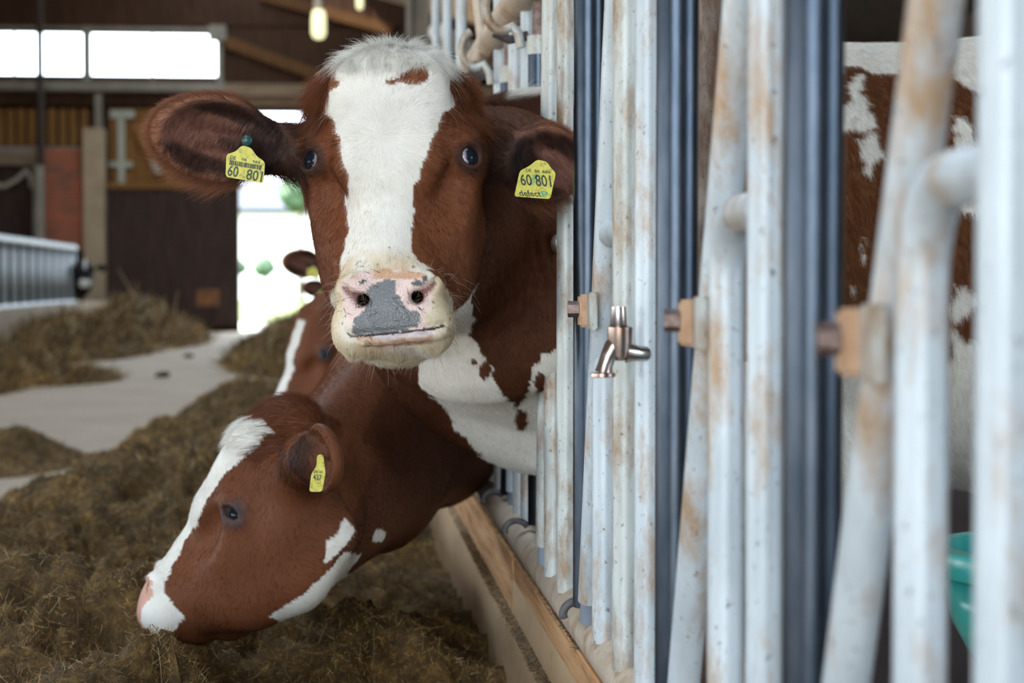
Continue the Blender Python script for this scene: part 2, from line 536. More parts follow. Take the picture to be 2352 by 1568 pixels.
# wall between window panes
for a, b in ((88, 93), (192, 207), (500, 506), (-66, -62), (-262, -255)):
    tag(wallbox(MB(), a, 60, b, 200, -0.06, 0.2).build('trim_%d' % (20 + int(a) % 97), M['beam_grey']), kind='structure')

# sliding door leaf, dark boards, in front of the opening's left side
door = wallbox(MB(), 246, 428, 550, 747, -0.28, -0.20).build('door_1', M['board_black']); tag(door, kind='structure')
x = 247
while x < 545:
    wallbox(MB(), x + 0.8, 430, min(x + 24.2, 549), 746, -0.31 - 0.012 * rnd.random(), -0.28).build('plank', M['board_black'], door); x += 25
wallbox(MB(), 455, 664, 505, 702, -0.335, -0.31).build('patch', simple('rusty patch', (0.30, 0.12, 0.035), 0.6, 0, 0.5, 9), door)
wallbox(MB(), 246, 424, 560, 434, -0.36, -0.27).build('rail', M['board_orange'], door)
# tan concrete post, brick pillar
o = wallbox(MB(), 203, 300, 247, 716, -0.65, -0.25, 0.01).build('concrete_post', M['post_tan'])
tag(o, 'tall tan post left of the dark sliding door', 'post')
o = wallbox(MB(), 107, 345, 203, 575, -0.45, -0.02).build('brick_pillar', M['brick'])
tag(o, 'red brick pillar behind the far cattle fence', 'pillar')
# flat dark sheet left of the pillar, its colour standing in for a shaded recess
tag(wallbox(MB(), -200, 382, 74, 640, -0.03, -0.001).build('recess_shade', M['board_black']), kind='structure')
# pale T bracket and braces
tb = MB(); wallbox(tb, 254, 254, 310, 272, -0.12, -0.05); wallbox(tb, 272, 272, 288, 425, -0.12, -0.05); wallbox(tb, 252, 372, 306, 384, -0.11, -0.05)
tag(tb.build('steel_bracket', M['bracket']), 'pale T-shaped steel bracket on the orange boards', 'bracket')
def brace(px0, py0, px1, py1, wpx, mat, front, name, label, cat):
    a, b = W(px0, py0), W(px1, py1)
    d = unit(b - a); n = np.array([-d[2], 0, d[0]]) * (wpx / 2 / 121.0)
    P = [a - n, b - n, b + n, a + n]
    P = [(p[0], YW + front, p[2]) for p in P]
    o = MB().prism(P, (0, 0.08, 0)).build(name, M[mat]); tag(o, label, cat); return o
brace(312, 285, 352, 365, 20, 'board_orange', -0.14, 'diagonal_brace', 'orange diagonal brace beside the pale T bracket', 'brace')
brace(354, 370, 368, 398, 16, 'bracket', -0.15, 'brace_plate', 'pale end plate of the diagonal brace', 'plate')
brace(515, 95, 760, 185, 26, 'brace', -0.14, 'roof_brace', 'lower brown diagonal timber right of the windows', 'brace')
brace(600, -10, 900, 70, 24, 'brace', -0.13, 'roof_brace', 'upper brown diagonal timber above the hanging lamp', 'brace')
# downpipes
def wpipe(px, py0, py1, wpx, mat, dy, label, name='downpipe', cat='pipe'):
    a = unproj(px, py0, YW - dy); b = unproj(px, py1, YW - dy); b[0] = a[0]
    o = MB().tube([a, b], wpx / 2 / (FPX / (YW - dy)), 14).build(name, M[mat], smooth=True, angle=0.8); tag(o, label, cat); return o
wpipe(90, -120, 545, 17, 'roof', 0.6, 'dark vertical pipe running past the windows')
wpipe(88, 380, 768, 26, 'beam_grey', 0.9, 'grey post below the dark vertical pipe', 'steel_post', 'post')
# hose loops
pts = [W(-30, 420, -0.4), W(10, 428, -0.4), W(40, 412, -0.4), W(62, 390, -0.4), W(70, 410, -0.4), W(74, 432, -0.4)]
tag(MB().tube(pts, 0.045, 10).build('hose', M['hose'], smooth=True), 'pale hose hanging in front of the dark recess', 'hose')
# hanging lamps
def lamp(px, py0, py1, wpx, Y, label, top=-60):
    c = unproj(px, py1, Y); s = FPX / Y
    root = empty('hanging_lamp', (c[0], c[1], c[2]))
    z1 = unproj(px, py0, Y)[2]; r = wpx / 2 / s
    h = z1 - c[2]
    pts = [c + np.array([0, 0, t]) for t in (0, 0.05 * h, 0.2 * h, 0.6 * h, 0.9 * h, h)]
    MB().tube(pts, [0.35 * r, 0.75 * r, r, r, 0.9 * r, 0.6 * r], 16).build('lamp_glass', M['lamp'], root, True)
    MB().tube([c + np.array([0, 0, h]), c + np.array([0, 0, h * 1.35])], 0.7 * r, 14).build('lamp_cap', M['lamp_body'], root, True, 0.8)
    zt_ = 8.2
    MB().tube([c + np.array([0, 0, h * 1.3]), np.array([c[0], c[1], min(zt_, 7.6)])], 0.02, 8).build('lamp_cord', M['lamp_body'], root, True)
    tag(root, label, 'lamp')
    return root
lamp(732, 22, 90, 34, 20.0, 'hanging lamp with pale yellow glow left of the cow head')
lamp(826, -20, 22, 16, 26.0, 'small far hanging lamp cut by the top edge of the picture')
# grey steel stanchions carrying the roof (behind the cow head)
def stanchion(px, wpx, Y, mat, label, z1=6.5):
    a = unproj(px, 645, Y); w = wpx / (FPX / Y) / 2
    o = MB().box((a[0] - w, Y, 0), (a[0] - 0.6 * w, Y + 2 * w, z1), 0.004).box((a[0] + 0.6 * w, Y, 0), (a[0] + w, Y + 2 * w, z1), 0.004).box((a[0] - 0.6 * w, Y + 0.8 * w, 0), (a[0] + 0.6 * w, Y + 1.2 * w, z1)).build('roof_stanchion', M[mat])
    tag(o, label, 'post'); return o
stanchion(962, 52, 22.0, 'beam_grey', 'grey steel roof post above the cow poll')
# cross beams under the roof on the right (dusky timbers seen between the bars)
for i, (px0, py0, px1, py1, Y, wd) in enumerate(((760, -40, 1120, 60, 24, 0.30), (1000, -60, 1300, 70, 30, 0.4))):
    a = unproj(px0, py0, Y); b = unproj(px1, py1, Y)
    o = MB().prism([a, b, b + np.array([0, 0, wd]), a + np.array([0, 0, wd])], (0, 0.2, 0)).build('rafter', M['beam'])
    tag(o, ('nearer' if i == 0 else 'farther') + ' brown sloping rafter above the cow', 'rafter')
a = unproj(1003, 72, 12.0); b = unproj(1075, 112, 12.6)
tl = empty('tube_light', tuple((a + b) / 2)); tag(tl, 'white tube light behind the top of the cow head', 'tube light')
MB().tube([a, b], 0.055, 14).build('tube', M['white_tube'], tl, True, 0.8)
for t_ in (.2, .8):
    p = a * (1 - t_) + b * t_
    MB().tube([p, (p[0], p[1], 8.43 - (p[0] + 1.0) * 3.43 / 11.5)], 0.008, 6).build('hanger', M['beam_grey'], tl, True)

# ------------------------------------------------------------------ outside, seen through the door
hy = YW + 62
a = unproj(440, 640, hy); b = unproj(1000, 640, hy)
hs = empty('house', ((a[0] + b[0]) / 2, hy, 0))
zw = unproj(600, 489, hy)[2]; zr = unproj(600, 418, hy)[2]
MB().box((a[0], hy, -0.02), (b[0], hy + 9, zw)).build('house_wall', M['house'], hs)
MB().prism([(a[0] - 0.5, hy - 0.5, zw), (b[0] + 0.5, hy - 0.5, zw), (b[0] + 0.5, hy + 4.5, zr), (a[0] - 0.5, hy + 4.5, zr)], (0, 0, 0.25)).build('roof', M['slate'], hs)
MB().prism([(a[0] - 0.5, hy + 9.5, zw), (b[0] + 0.5, hy + 9.5, zw), (b[0] + 0.5, hy + 4.5, zr), (a[0] - 0.5, hy + 4.5, zr)], (0, 0, 0.25)).build('roof', M['slate'], hs)
tag(hs, 'white house with blue grey roof outside the barn door', 'house')

def blob_tree(name, px, py, Y, r, label):
    c = unproj(px, py, Y)
    root = empty(name, (c[0], c[1], 0))
    bm = bmesh.new(); bmesh.ops.create_icosphere(bm, subdivisions=4, radius=1.0)
    P = np.array([v.co[:] for v in bm.verts])
    d = 0.75 + 0.5 * fbm(P * 3.1 + px, 4) + 0.12 * (vnoise(P * 14) - 0.5)
    P = P * d[:, None] * r * np.array([1.1, 1, 1.0]) + c
    for v, p in zip(bm.verts, P): v.co = p
    me = bpy.data.meshes.new('crown'); bm.to_mesh(me); bm.free()
    link('crown', me, M['leaf'], root, True)
    MB().tube([(c[0], c[1], -0.02), (c[0], c[1], c[2])], [0.16 * r, 0.09 * r], 10).build('trunk', M['bark'], root, True)
    tag(root, label, 'tree')
blob_tree('tree', 690, 440, YW + 50, 0.9, 'round green tree in front of the house roof')
for i, (px, r) in enumerate(((548, 0.32), (608, 0.42))):
    blob_tree('shrub', px, 614, YW + 45, r, ('smaller left' if i == 0 else 'larger right') + ' shrub at the meadow edge outside the door')

# ------------------------------------------------------------------ curb with plank along the right side
XC = 0.311
cb = MB()
cb.prism([(XC - 0.006, 0.8, 0), (XC + 0.30, 0.8, 0), (XC + 0.30, 0.8, 0.40), (XC + 0.022, 0.8, 0.40), (XC + 0.022, 0.8, 0.335), (XC, 0.8, 0.335)], (0, 30, 0))
curb = cb.build('curb', M['curb']); tag(curb, kind='structure')
y = 0.8
k = 0
while y < 30:
    L = 2.7
    dx = 0.0015 * (k % 3)
    MB().box((XC + 0.0225 - dx, y + 0.004, 0.337), (XC + 0.046, y + L - 0.004, 0.442), 0.003).build('plank', M['plank'], curb)
    y += L; k += 1

# ------------------------------------------------------------------ near feed fence
XF = 0.35
ZT, ZB = 1.49, 0.462
fence = empty('feed_fence', (XF, 2.0, 0.0))
tag(fence, 'galvanised headlock feeding fence along the right side of the alley', 'fence')
def vert(name, px, r, mat, z0=0.484, z1=1.9, X=XF, Y=None, parent=None):
    Y = Y if Y is not None else fenceY(px, X)
    return MB().tube([(X, Y, z0), (X, Y, (z0 + z1) / 2), (X, Y, z1)], r, 28).build(name, M[mat], parent or fence, True, 0.9)
RP, RD, RL = 0.0150, 0.0216, 0.0162
def bent(Yb, Yp, mat='pipe', XF=0.35):
    """hoop bar: leaves the post Yp, bends down and drops to the rail at Yb"""
    zc, rb = 1.008, min(0.055, abs(Yp - Yb) * 0.9)
    s = 1 if Yb > Yp else -1
    pts = [(XF, Yp, zc)]
    if abs(Yp - Yb) > rb: pts.append((XF, Yb - s * rb, zc))
    for a in np.linspace(0, math.pi / 2, 9):
        pts.append((XF, Yb - s * rb + s * rb * math.sin(a), zc - rb + rb * math.cos(a)))
    pts += [(XF, Yb, 0.75), (XF, Yb, 0.484)]
    return MB().tube(pts, RL, 26).build('bent_bar', M[mat], fence, True, 0.9)
def hexbolt(c, d, r, h):
    c = np.asarray(c, float); d = unit(d)
    return MB().tube([c, c + d * h], r, 6)
def locking(px_top, px_bot, Yb, mat='pipe', top=1.9, X=0.346):
    """leaning locking bar with clamp, bolt and plug"""
    Y0, Y1 = fenceY(px_bot, X), fenceY(px_top, X)
    a = unproj_x(px_bot, 1400, X); b = unproj_x(px_top, 0, X)
    sl = (b[1] - a[1]) / (b[2] - a[2])
    z0 = 0.52
    p = lambda z: np.array([X, a[1] + sl * (z - a[2]), z])
    bar = MB().tube([p(z0), p(1.0), p(top)], RL, 26).build('locking_bar', M[mat], fence, True, 0.9)
    MB().tube([p(z0 - 0.03), p(z0 + 0.002)], RL * 0.78, 18).build('end_plug', M['plug'], bar, True, 0.8)
    zc = 0.912
    c = p(zc)
    # clamp block on the alley side, bolt pointing up the alley
    cl = MB().box((X - 0.031, c[1] - 0.006, zc - 0.021), (X - 0.004, c[1] + 0.020, zc + 0.021), 0.003).build('clamp', M['clamp'], fence)
    hexbolt((X - 0.030, c[1] + 0.008, zc + 0.002), (-1, .18, 0), 0.0105, 0.0145).build('bolt', M['bolt'], cl)
    MB().box((X - 0.022, c[1] - 0.034, zc - 0.024), (X - 0.012, c[1] - 0.004, zc + 0.024), 0.002).build('clamp_plate', M['pipe_dirty'], cl)
    return bar
def stop(Y, mat='rubber'):
    """crescent rubber stop on the rail at the foot of a sleeve"""
    pts = []
    for a in np.linspace(-1.9, 1.2, 12):
        pts.append((XRL - 0.014 + 0.024 * math.sin(a) * 0.9 - 0.012, Y + 0.004, ZB + 0.030 + 0.018 * math.cos(a)))
    return MB().tube(pts, 0.006, 8).build('rubber_stop', M[mat], fence, True, 0.9)
def sleeve(px, z0=0.505, z1=1.9, X=XF, Y=None, top=False, mat='steel'):
    Y = Y if Y is not None else fenceY(px, X)
    o = MB().tube([(X, Y, z0), (X, Y, 1.0), (X, Y, z1)], RD, 32).build('sleeve_bar', M[mat], fence, True, 0.9)
    if top:
        MB().tube([(X, Y, z1 - 0.03), (X, Y, z1 + 0.004)], RD * 1.07, 24).build('collar', M['pipe_dirty'], o, True, 0.8)
        MB().tube([(X, Y, z1), (X, Y, z1 + 0.12)], RD * 0.66, 10).build('threaded_rod', M['bolt'], o, True, 0.5)
    stop(Y + 0.012)
    return o
XRL = 0.364
MB().tube([(XRL, y, ZB) for y in np.linspace(0.6, 26, 24)], 0.030, 28).build('bottom_rail', M['rail'], fence, True, 0.9)
MB().tube([(XRL, y, ZT) for y in np.linspace(0.5, 26, 24)], 0.034, 28).build('top_rail', M['rail'], fence, True, 0.9)
# unit by unit, nearest first (photo pixel columns)
vert('post', 2307, RP, 'pipe')
bent(fenceY(2118), fenceY(2307))
locking(2150, 1966, None)
sleeve(1868)
vert('post', 1757, RP, 'pipe')
bent(fenceY(1668), fenceY(1757))
locking(1704, 1585, None)
sleeve(1554)
vert('post', 1488, RP, 'pipe')
vert('post', 1437, RP + 0.001, 'pipe_dirty')
bent(fenceY(1389), fenceY(1437))
locking(1419, 1354, None)
sleeve(1353)
vert('post', 1301, RP, 'pipe_dirty')
bent(fenceY(1273), fenceY(1301), 'pipe_dirty')
locking(1268, 1251, None, 'pipe_dirty')
X2 = 0.372
def fy2(px): return fenceY(px, X2)
sleeve(0, Y=3.475, X=0.379, z1=1.39, top=True)
vert('post', 1213, RP, 'pipe', X=X2)
bent(fy2(1196), fy2(1213), 'pipe', X2)
locking(1186, 1179, None, 'pipe', X=X2)
sleeve(0, Y=3.97, X=X2, z1=1.39, top=True)
vert('post', 1149, RP, 'pipe', X=X2)
bent(fy2(1134), fy2(1149), 'pipe', X2)
yb = 4.93
gaps = (6.75, 8.49)
while yb < 11:
    if min(abs(yb + .15 - g_) for g_ in gaps) < .36:
        yb += 0.62; continue
    sleeve(0, Y=yb, z1=1.39, top=True)
    vert('post', 0, RP, 'pipe', Y=yb + 0.22)
    bent(yb + 0.30, yb + 0.22)
    yb += 0.62
# latch hoops by the top rail
for Y, R_ in ((fenceY(1196), .045), (fenceY(1128), .040)):
    pts = [(XF - 0.035 + 0.03 * math.cos(a), Y, ZT - 0.035 + R_ * math.sin(a)) for a in np.linspace(math.pi * 0.6, math.pi * 1.7, 12)]
    pts += [(XF - 0.004, Y, ZT - 0.085), (XF, Y, ZT - 0.11)]
    MB().tube(pts, 0.009, 14).build('latch_hoop', M['pipe_dirty'], fence, True, 0.9)
    MB().tube([(XF - 0.045, Y + 0.06, ZT - 0.075), (XF - 0.015, Y + 0.06, ZT - 0.088), (XF + 0.02, Y + 0.06, ZT - 0.08)], 0.009, 10).build('latch_pad', M['rubber'], fence, True, 0.9)
# thin strap hanging from above
a = unproj(1094, -10, 4.4); b = unproj(1106, 95, 4.4); c = unproj(1092, 140, 4.35)
MB().tube([a, b, c], 0.011, 10).build('strap', M['rail'], fence, True)

# rusty stall post behind the fence
Yp = 2.42; Xp = unproj(1634, 400, Yp)[0]
o = MB().tube([(Xp, Yp, -0.02), (Xp, Yp, 1.2), (Xp, Yp, 2.3)], 0.023, 28).build('stall_post', M['rusty'], smooth=True, angle=0.9)
tag(o, 'rust brown upright pipe behind the second dark sleeve', 'post')

# water tap fixed to the fence post
Yt = fenceY(1430, 0.318)
tap = empty('water_tap', (0.318, Yt, unproj(1430, 780, Yt)[2]))
def TP(px, py, dy=0.0): return unproj(px, py, Yt + dy)
MB().tube([TP(1480, 812, 0.01), TP(1462, 811), TP(1440, 808)], [0.0085, 0.0085, 0.012], 20).build('inlet', M['tap'], tap, True, 0.9)
MB().tube([TP(1424, 828), TP(1424, 820), TP(1424, 795), TP(1424, 752), TP(1424, 750)], [0.004, 0.010, 0.0135, 0.0142, 0.0125], 24).build('body', M['tap'], tap, True, 0.7)
MB().tube([TP(1421, 752), TP(1421, 745), TP(1421, 704)], [0.0115, 0.0098, 0.0082], 20).build('stem', M['tap'], tap, True, 0.7)
MB().tube([TP(1420, 785), TP(1408, 798), TP(1397, 818), TP(1390, 838), TP(1386, 856)], [0.011, 0.0105, 0.009, 0.0085, 0.010], 20).build('spout', M['tap'], tap, True, 0.9)
MB().tube([TP(1385, 855), TP(1385, 857), TP(1385, 864), TP(1385, 866)], [0.012, 0.0142, 0.0142, 0.012], 24).build('spout_rim', M['tap'], tap, True, 0.6)
tag(tap, 'tarnished chrome water tap without handle on the fence posts', 'tap')

# teal drinking bowl behind the nearest bars
Yq = 2.05
c = unproj(2250, 1330, Yq)
bowl = empty('drinking_bowl', (c[0], c[1], c[2] - 0.2))
def lathe(mb, c, prof, seg=36):
    V, F = [], []
    for (r, z) in prof:
        for k in range(seg):
            t = 2 * math.pi * k / seg
            V.append((c[0] + r * math.cos(t), c[1] + r * math.sin(t), c[2] + z))
    for i in range(len(prof) - 1):
        for k in range(seg):
            k2 = (k + 1) % seg
            F.append((i * seg + k, i * seg + k2, (i + 1) * seg + k2, (i + 1) * seg + k))
    return mb.add(V, F)
lathe(MB(), c + np.array([0.1, 0, 0]), [(0.001, -0.12), (0.09, -0.115), (0.125, -0.05), (0.135, 0.0), (0.128, 0.0), (0.11, -0.05), (0.001, -0.09)]).build('basin', M['teal'], bowl, True)
lathe(MB(), c + np.array([0.1, 0, 0]), [(0.128, 0.004), (0.15, 0.006), (0.155, 0.02), (0.15, 0.035), (0.132, 0.035), (0.128, 0.004)]).build('rim', M['teal'], bowl, True, 0.7)
MB().tube([c + np.array([0.1, 0, -0.11]), (c[0] + 0.1, c[1], -0.02)], 0.03, 16).build('stand_pipe', M['pipe_dirty'], bowl, True, 0.8)
tag(bowl, 'teal plastic drinking bowl seen between the nearest bars', 'bowl')

# ------------------------------------------------------------------ far feed fence on the left
XLF = -4.05
def lfY(px): return float(unproj_x(px, 645, XLF)[1])
lf = empty('feed_fence', (XLF, 27, 0))
tag(lf, 'distant grey feeding fence on the left behind the feed heaps', 'fence')
y0, y1 = 17.0, lfY(172)
zt0 = unproj_x(0, 548, XLF)[2]; zb0 = unproj_x(0, 706, XLF)[2]
MB().tube([(XLF, y0, zt0), (XLF, y1, zt0)], 0.055, 14).build('top_rail', M['pipe'], lf, True, 0.9)
MB().tube([(XLF, y0, zb0), (XLF, y1, zb0)], 0.04, 14).build('bottom_rail', M['pipe'], lf, True, 0.9)
proto = None
y = y0 + 0.1
k = 0
barm = {}
while y < y1:
    key = 'pipe' if k % 4 else 'steel'
    if key not in barm:
        b = MB().tube([(XLF, y, zb0), (XLF, y, zt0)], 0.024 if key == 'pipe' else 0.035, 8).build('upright_bar', M[key], lf, True)
        barm[key] = (b, y)
    else:
        b0, yy = barm[key]
        b = copy_obj(b0, lf); b.matrix_parent_inverse = b0.matrix_parent_inverse.copy(); b.location.y += y - yy
    y += 0.19; k += 1
lc = MB().box((XLF - 0.35, 8.0, 0.0), (XLF + 0.1, YW - 0.8, zb0 - 0.03), 0.01).build('curb', M['post_tan']); tag(lc, kind='structure')
# ------------------------------------------------------------------ cows: signed fields turned into one skin each
class Field:
    def __init__(s, ax, ay, az):
        s.a = [np.asarray(v, np.float32) for v in (ax, ay, az)]
        s.F = np.full(tuple(len(v) for v in s.a), 0.4, np.float32)
    def sub(s, lo, hi):
        sl = []
        for v, l, h in zip(s.a, lo, hi):
            i = max(int(np.searchsorted(v, l)) - 1, 0); j = min(int(np.searchsorted(v, h)) + 1, len(v))
            if j - i < 2: return None, None
            sl.append(slice(i, j))
        g = (s.a[0][sl[0]][:, None, None], s.a[1][sl[1]][None, :, None], s.a[2][sl[2]][None, None, :])
        return tuple(sl), g
    def put(s, fn, c, R, k=0.02, carve=False):
        c = np.asarray(c, float); R = np.asarray(R, float) + k + 0.015
        sl, g = s.sub(c - R, c + R)
        if sl is None: return
        d = fn(*g).astype(np.float32)
        A = s.F[sl]
        if carve:
            d = -d
            h = np.clip(0.5 - 0.5 * (A - d) / k, 0, 1)
            s.F[sl] = A * (1 - h) + d * h + k * h * (1 - h)
        else:
            h = np.clip(0.5 + 0.5 * (A - d) / k, 0, 1)
            s.F[sl] = A * (1 - h) + d * h - k * h * (1 - h)

def f_ell(c, r, R, p=2.0):
    """ellipsoid, rows of R are its axes"""
    c = np.asarray(c, np.float32); r = np.asarray(r, np.float32); R = np.asarray(R, np.float32)
    def fn(X, Y, Z):
        x, y, z = X - c[0], Y - c[1], Z - c[2]
        q = [(R[i, 0] * x + R[i, 1] * y + R[i, 2] * z) / r[i] for i in range(3)]
        if p == 2.0:
            k0 = np.sqrt(q[0] ** 2 + q[1] ** 2 + q[2] ** 2) + 1e-6
            k1 = np.sqrt((q[0] / r[0]) ** 2 + (q[1] / r[1]) ** 2 + (q[2] / r[2]) ** 2) + 1e-6
            return k0 * (k0 - 1) / k1
        k0 = (np.abs(q[0]) ** p + np.abs(q[1]) ** p + np.abs(q[2]) ** p) ** (1 / p)
        return (k0 - 1) * float(min(r))
    return fn

def f_cone(a, b, r1, r2, flat=None):
    a = np.asarray(a, np.float32); b = np.asarray(b, np.float32); ba = b - a
    L2 = float(ba @ ba) + 1e-9
    def fn(X, Y, Z):
        x, y, z = X - a[0], Y - a[1], Z - a[2]
        t = np.clip((x * ba[0] + y * ba[1] + z * ba[2]) / L2, 0, 1)
        x, y, z = x - t * ba[0], y - t * ba[1], z - t * ba[2]
        r = r1 + (r2 - r1) * t
        if flat is None:
            return np.sqrt(x * x + y * y + z * z) - r
        n, s_ = flat
        m = x * n[0] + y * n[1] + z * n[2]
        e = (1.0 / s_ - 1.0) * m
        x, y, z = x + e * n[0], y + e * n[1], z + e * n[2]
        return (np.sqrt(x * x + y * y + z * z) - r) * (0.5 + 0.5 * s_)
    return fn

def f_box(c, h, rd, R):
    c = np.asarray(c, np.float32); R = np.asarray(R, np.float32)
    def fn(X, Y, Z):
        x, y, z = X - c[0], Y - c[1], Z - c[2]
        q = [np.abs(R[i, 0] * x + R[i, 1] * y + R[i, 2] * z) - (h[i] - rd) for i in range(3)]
        o = np.sqrt(np.maximum(q[0], 0) ** 2 + np.maximum(q[1], 0) ** 2 + np.maximum(q[2], 0) ** 2)
        return o + np.minimum(np.maximum(np.maximum(q[0], q[1]), q[2]), 0) - rd
    return fn

def f_ring(c, g, e1, e2, r1, r2, t):
    """elliptic ring of tube radius t round axis g"""
    c = np.asarray(c, np.float32)
    def fn(X, Y, Z):
        x, y, z = X - c[0], Y - c[1], Z - c[2]
        a = (x * e1[0] + y * e1[1] + z * e1[2]) / r1
        b = (x * e2[0] + y * e2[1] + z * e2[2]) / r2
        w = x * g[0] + y * g[1] + z * g[2]
        rr = np.sqrt(a * a + b * b) + 1e-6
        return np.sqrt(((rr - 1) * min(r1, r2)) ** 2 + w * w) - t
    return fn

def surface_nets(fld):
    F = fld.F; ax, ay, az = fld.a
    S = F < 0
    n8 = np.zeros(tuple(k - 1 for k in F.shape), np.int8)
    for i in (0, 1):
        for j in (0, 1):
            for k in (0, 1):
                n8 += S[i:i + n8.shape[0], j:j + n8.shape[1], k:k + n8.shape[2]]
    act = np.argwhere((n8 > 0) & (n8 < 8)).astype(np.int32)
    idx = np.full(n8.shape, -1, np.int32)
    idx[act[:, 0], act[:, 1], act[:, 2]] = np.arange(len(act))
    del n8
    I, J, K = act.T
    acc = np.zeros((len(act), 3)); cnt = np.zeros(len(act))
    corners = [(i, j, k) for i in (0, 1) for j in (0, 1) for k in (0, 1)]
    vals = {c: F[I + c[0], J + c[1], K + c[2]] for c in corners}
    for c in corners:
        for d in range(3):
            if c[d] == 0:
                e = list(c); e[d] = 1; e = tuple(e)
                f0, f1 = vals[c], vals[e]
                m = (f0 < 0) != (f1 < 0)
                t = np.where(m, f0 / (f0 - f1 + 1e-20), 0)
                p = np.stack([ax[I + c[0]], ay[J + c[1]], az[K + c[2]]], 1).astype(float)
                q = np.stack([ax[I + e[0]], ay[J + e[1]], az[K + e[2]]], 1).astype(float)
                acc += np.where(m[:, None], p + t[:, None] * (q - p), 0)
                cnt += m
    V = acc / cnt[:, None]
    Q = []
    nx, ny, nz = F.shape
    for d in range(3):
        sl0 = [slice(1, -1)] * 3; sl1 = [slice(1, -1)] * 3
        sl0[d] = slice(0, -1); sl1[d] = slice(1, None)
        a0, a1 = S[tuple(sl0)], S[tuple(sl1)]
        for flip, m in ((False, a0 & ~a1), (True, ~a0 & a1)):
            e = np.argwhere(m)
            if not len(e): continue
            off = np.ones(3, int); off[d] = 0
            e = e + off
            u, v = [(1, 2), (2, 0), (0, 1)][d]
            def cell(du, dv):
                c = e.copy(); c[:, u] += du; c[:, v] += dv
                return idx[c[:, 0], c[:, 1], c[:, 2]]
            q = np.stack([cell(-1, -1), cell(0, -1), cell(0, 0), cell(-1, 0)], 1)
            if flip: q = q[:, ::-1]
            Q.append(q)
    Q = np.concatenate(Q)
    Q = Q[(Q >= 0).all(1)]
    return V, Q

def axis(segs):
    """segs: list of (start, end, step)"""
    out = []
    for a, b, s in segs:
        n = max(int(round((b - a) / s)), 1)
        out.append(np.linspace(a, b, n, endpoint=False))
    out.append([segs[-1][1]])
    return np.concatenate(out)

class Head:
    """local frame of a head: u across, v up the face, w out of the face; rows of R"""
    def __init__(s, O, u, v, w, sv=1.0):
        s.O = np.asarray(O, float); s.R = np.stack([unit(u), unit(v), unit(w)]); s.sv = sv
    def P(s, u, v, w): return s.O + u * s.R[0] + v * s.sv * s.R[1] + w * s.R[2]
    def D(s, u, v, w): return unit(u * s.R[0] + v * s.R[1] + w * s.R[2])
    def L(s, P): return ((np.asarray(P) - s.O) @ s.R.T) / np.array([1.0, s.sv, 1.0])

def build_head(F, H, poll_up=0.0, jaw=0.0, mouth=True):
    R = H.R
    E = lambda c, r, k=0.02, carve=False, p=2.0: F.put(f_ell(H.P(*c), r, R, p), H.P(*c), max(r) * (1.0 if p == 2 else 1.3), k, carve)
    def C(pts, k=0.02, carve=False, flat=None):
        for (a, ra), (b, rb) in zip(pts[:-1], pts[1:]):
            A, B = H.P(*a), H.P(*b)
            F.put(f_cone(A, B, ra, rb, flat), (A + B) / 2, np.abs(A - B) / 2 + max(ra, rb), k, carve)
    E((0, .050, -.095), (.100, .125, .085))                                   # cranium
    c = H.P(0, .060, -.050)
    F.put(f_box(c, (.085, .10, .050), .040, R), c, .15, .03)                  # flat forehead
    E((0, .142 + poll_up * .6, -.085), (.074, .048 + poll_up * .4, .065), .03)                              # poll
    for s in (-1, 1):
        E((s * .086, .105, -.098), (.030, .045, .040), .03)                   # temple
        E((s * .090, .042, -.062), (.032, .034, .032), .025)                  # brow
        E((s * .104, .020, -.078), (.026, .032, .032), .02)                   # orbit
    C([((0, -.02, -.054), .054), ((0, -.12, -.046), .0445), ((0, -.17, -.046), .047)], .03)      # nasal bridge
    for s in (-1, 1):
        C([((s * .058, -.030, -.100), .048), ((s * .040, -.15, -.072), .036)], .03)              # maxilla
        E((s * .090, -.030, -.096), (.024, .045, .040), .03)                                      # cheek bone
        C([((s * .052, .045, -.185 - jaw), .050), ((s * .062, -.050, -.165 - jaw), .048), ((s * .052, -.13, -.135 - .6 * jaw), .040), ((s * .032, -.205, -.085), .030)], .035)
        if jaw: E((s * .060, -.02, -.15 - jaw * .5), (.046, .09, .07), .04)
        E((s * .064, -.080, -.125), (.040, .080, .055), .04)                                      # masseter
        # tear hollow in front of the eye
        E((s * .086, -.040, -.040), (.016, .03, .016), .03, True)
    E((0, -.09, -.135), (.055, .13, .055), .03)
    # muzzle
    E((0, -.194, -.045), (.0745, .057, .058), .025, False, 2.5)
    E((0, -.222, -.020), (.062, .040, .036), .02, False, 2.4)
    for s in (-1, 1):
        E((s * .047, -.180, -.002), (.025, .019, .022), .012)                 # nostril wing
        E((s * .052, -.235, -.030), (.028, .032, .035), .02)                  # lip pad
    E((0, -.2455, -.050), (.060, .0195, .047), .012, False, 2.2)                # lower lip and chin
    E((0, -.245, -.075), (.045, .018, .045), .02)
    if mouth:
        # mouth slit
        C([((-.056, -.2505, -.014), .005), ((-.025, -.2495, .002), .0055), ((.02, -.247, .004), .0058), ((.056, -.242, -.012), .005)], .004, True)
        C([((-.056, -.2505, -.012), .0035), ((-.066, -.247, -.045), .003)], .006, True)
        C([((.056, -.242, -.010), .004), ((.066, -.240, -.045), .003)], .006, True)
    # nostrils
    for s in (-1, 1):
        C([((s * .028, -.206, .022), .006), ((s * .036, -.202, .013), .0085), ((s * .050, -.196, .013), .0070), ((s * .0605, -.182, .014), .0050)], .005, True)
        C([((s * .036, -.201, .010), .0080), ((s * .044, -.198, .010), .0065)], .003, True)
        C([((s * .037, -.201, .010), .0080), ((s * .028, -.178, -.050), .0065)], .004, True)

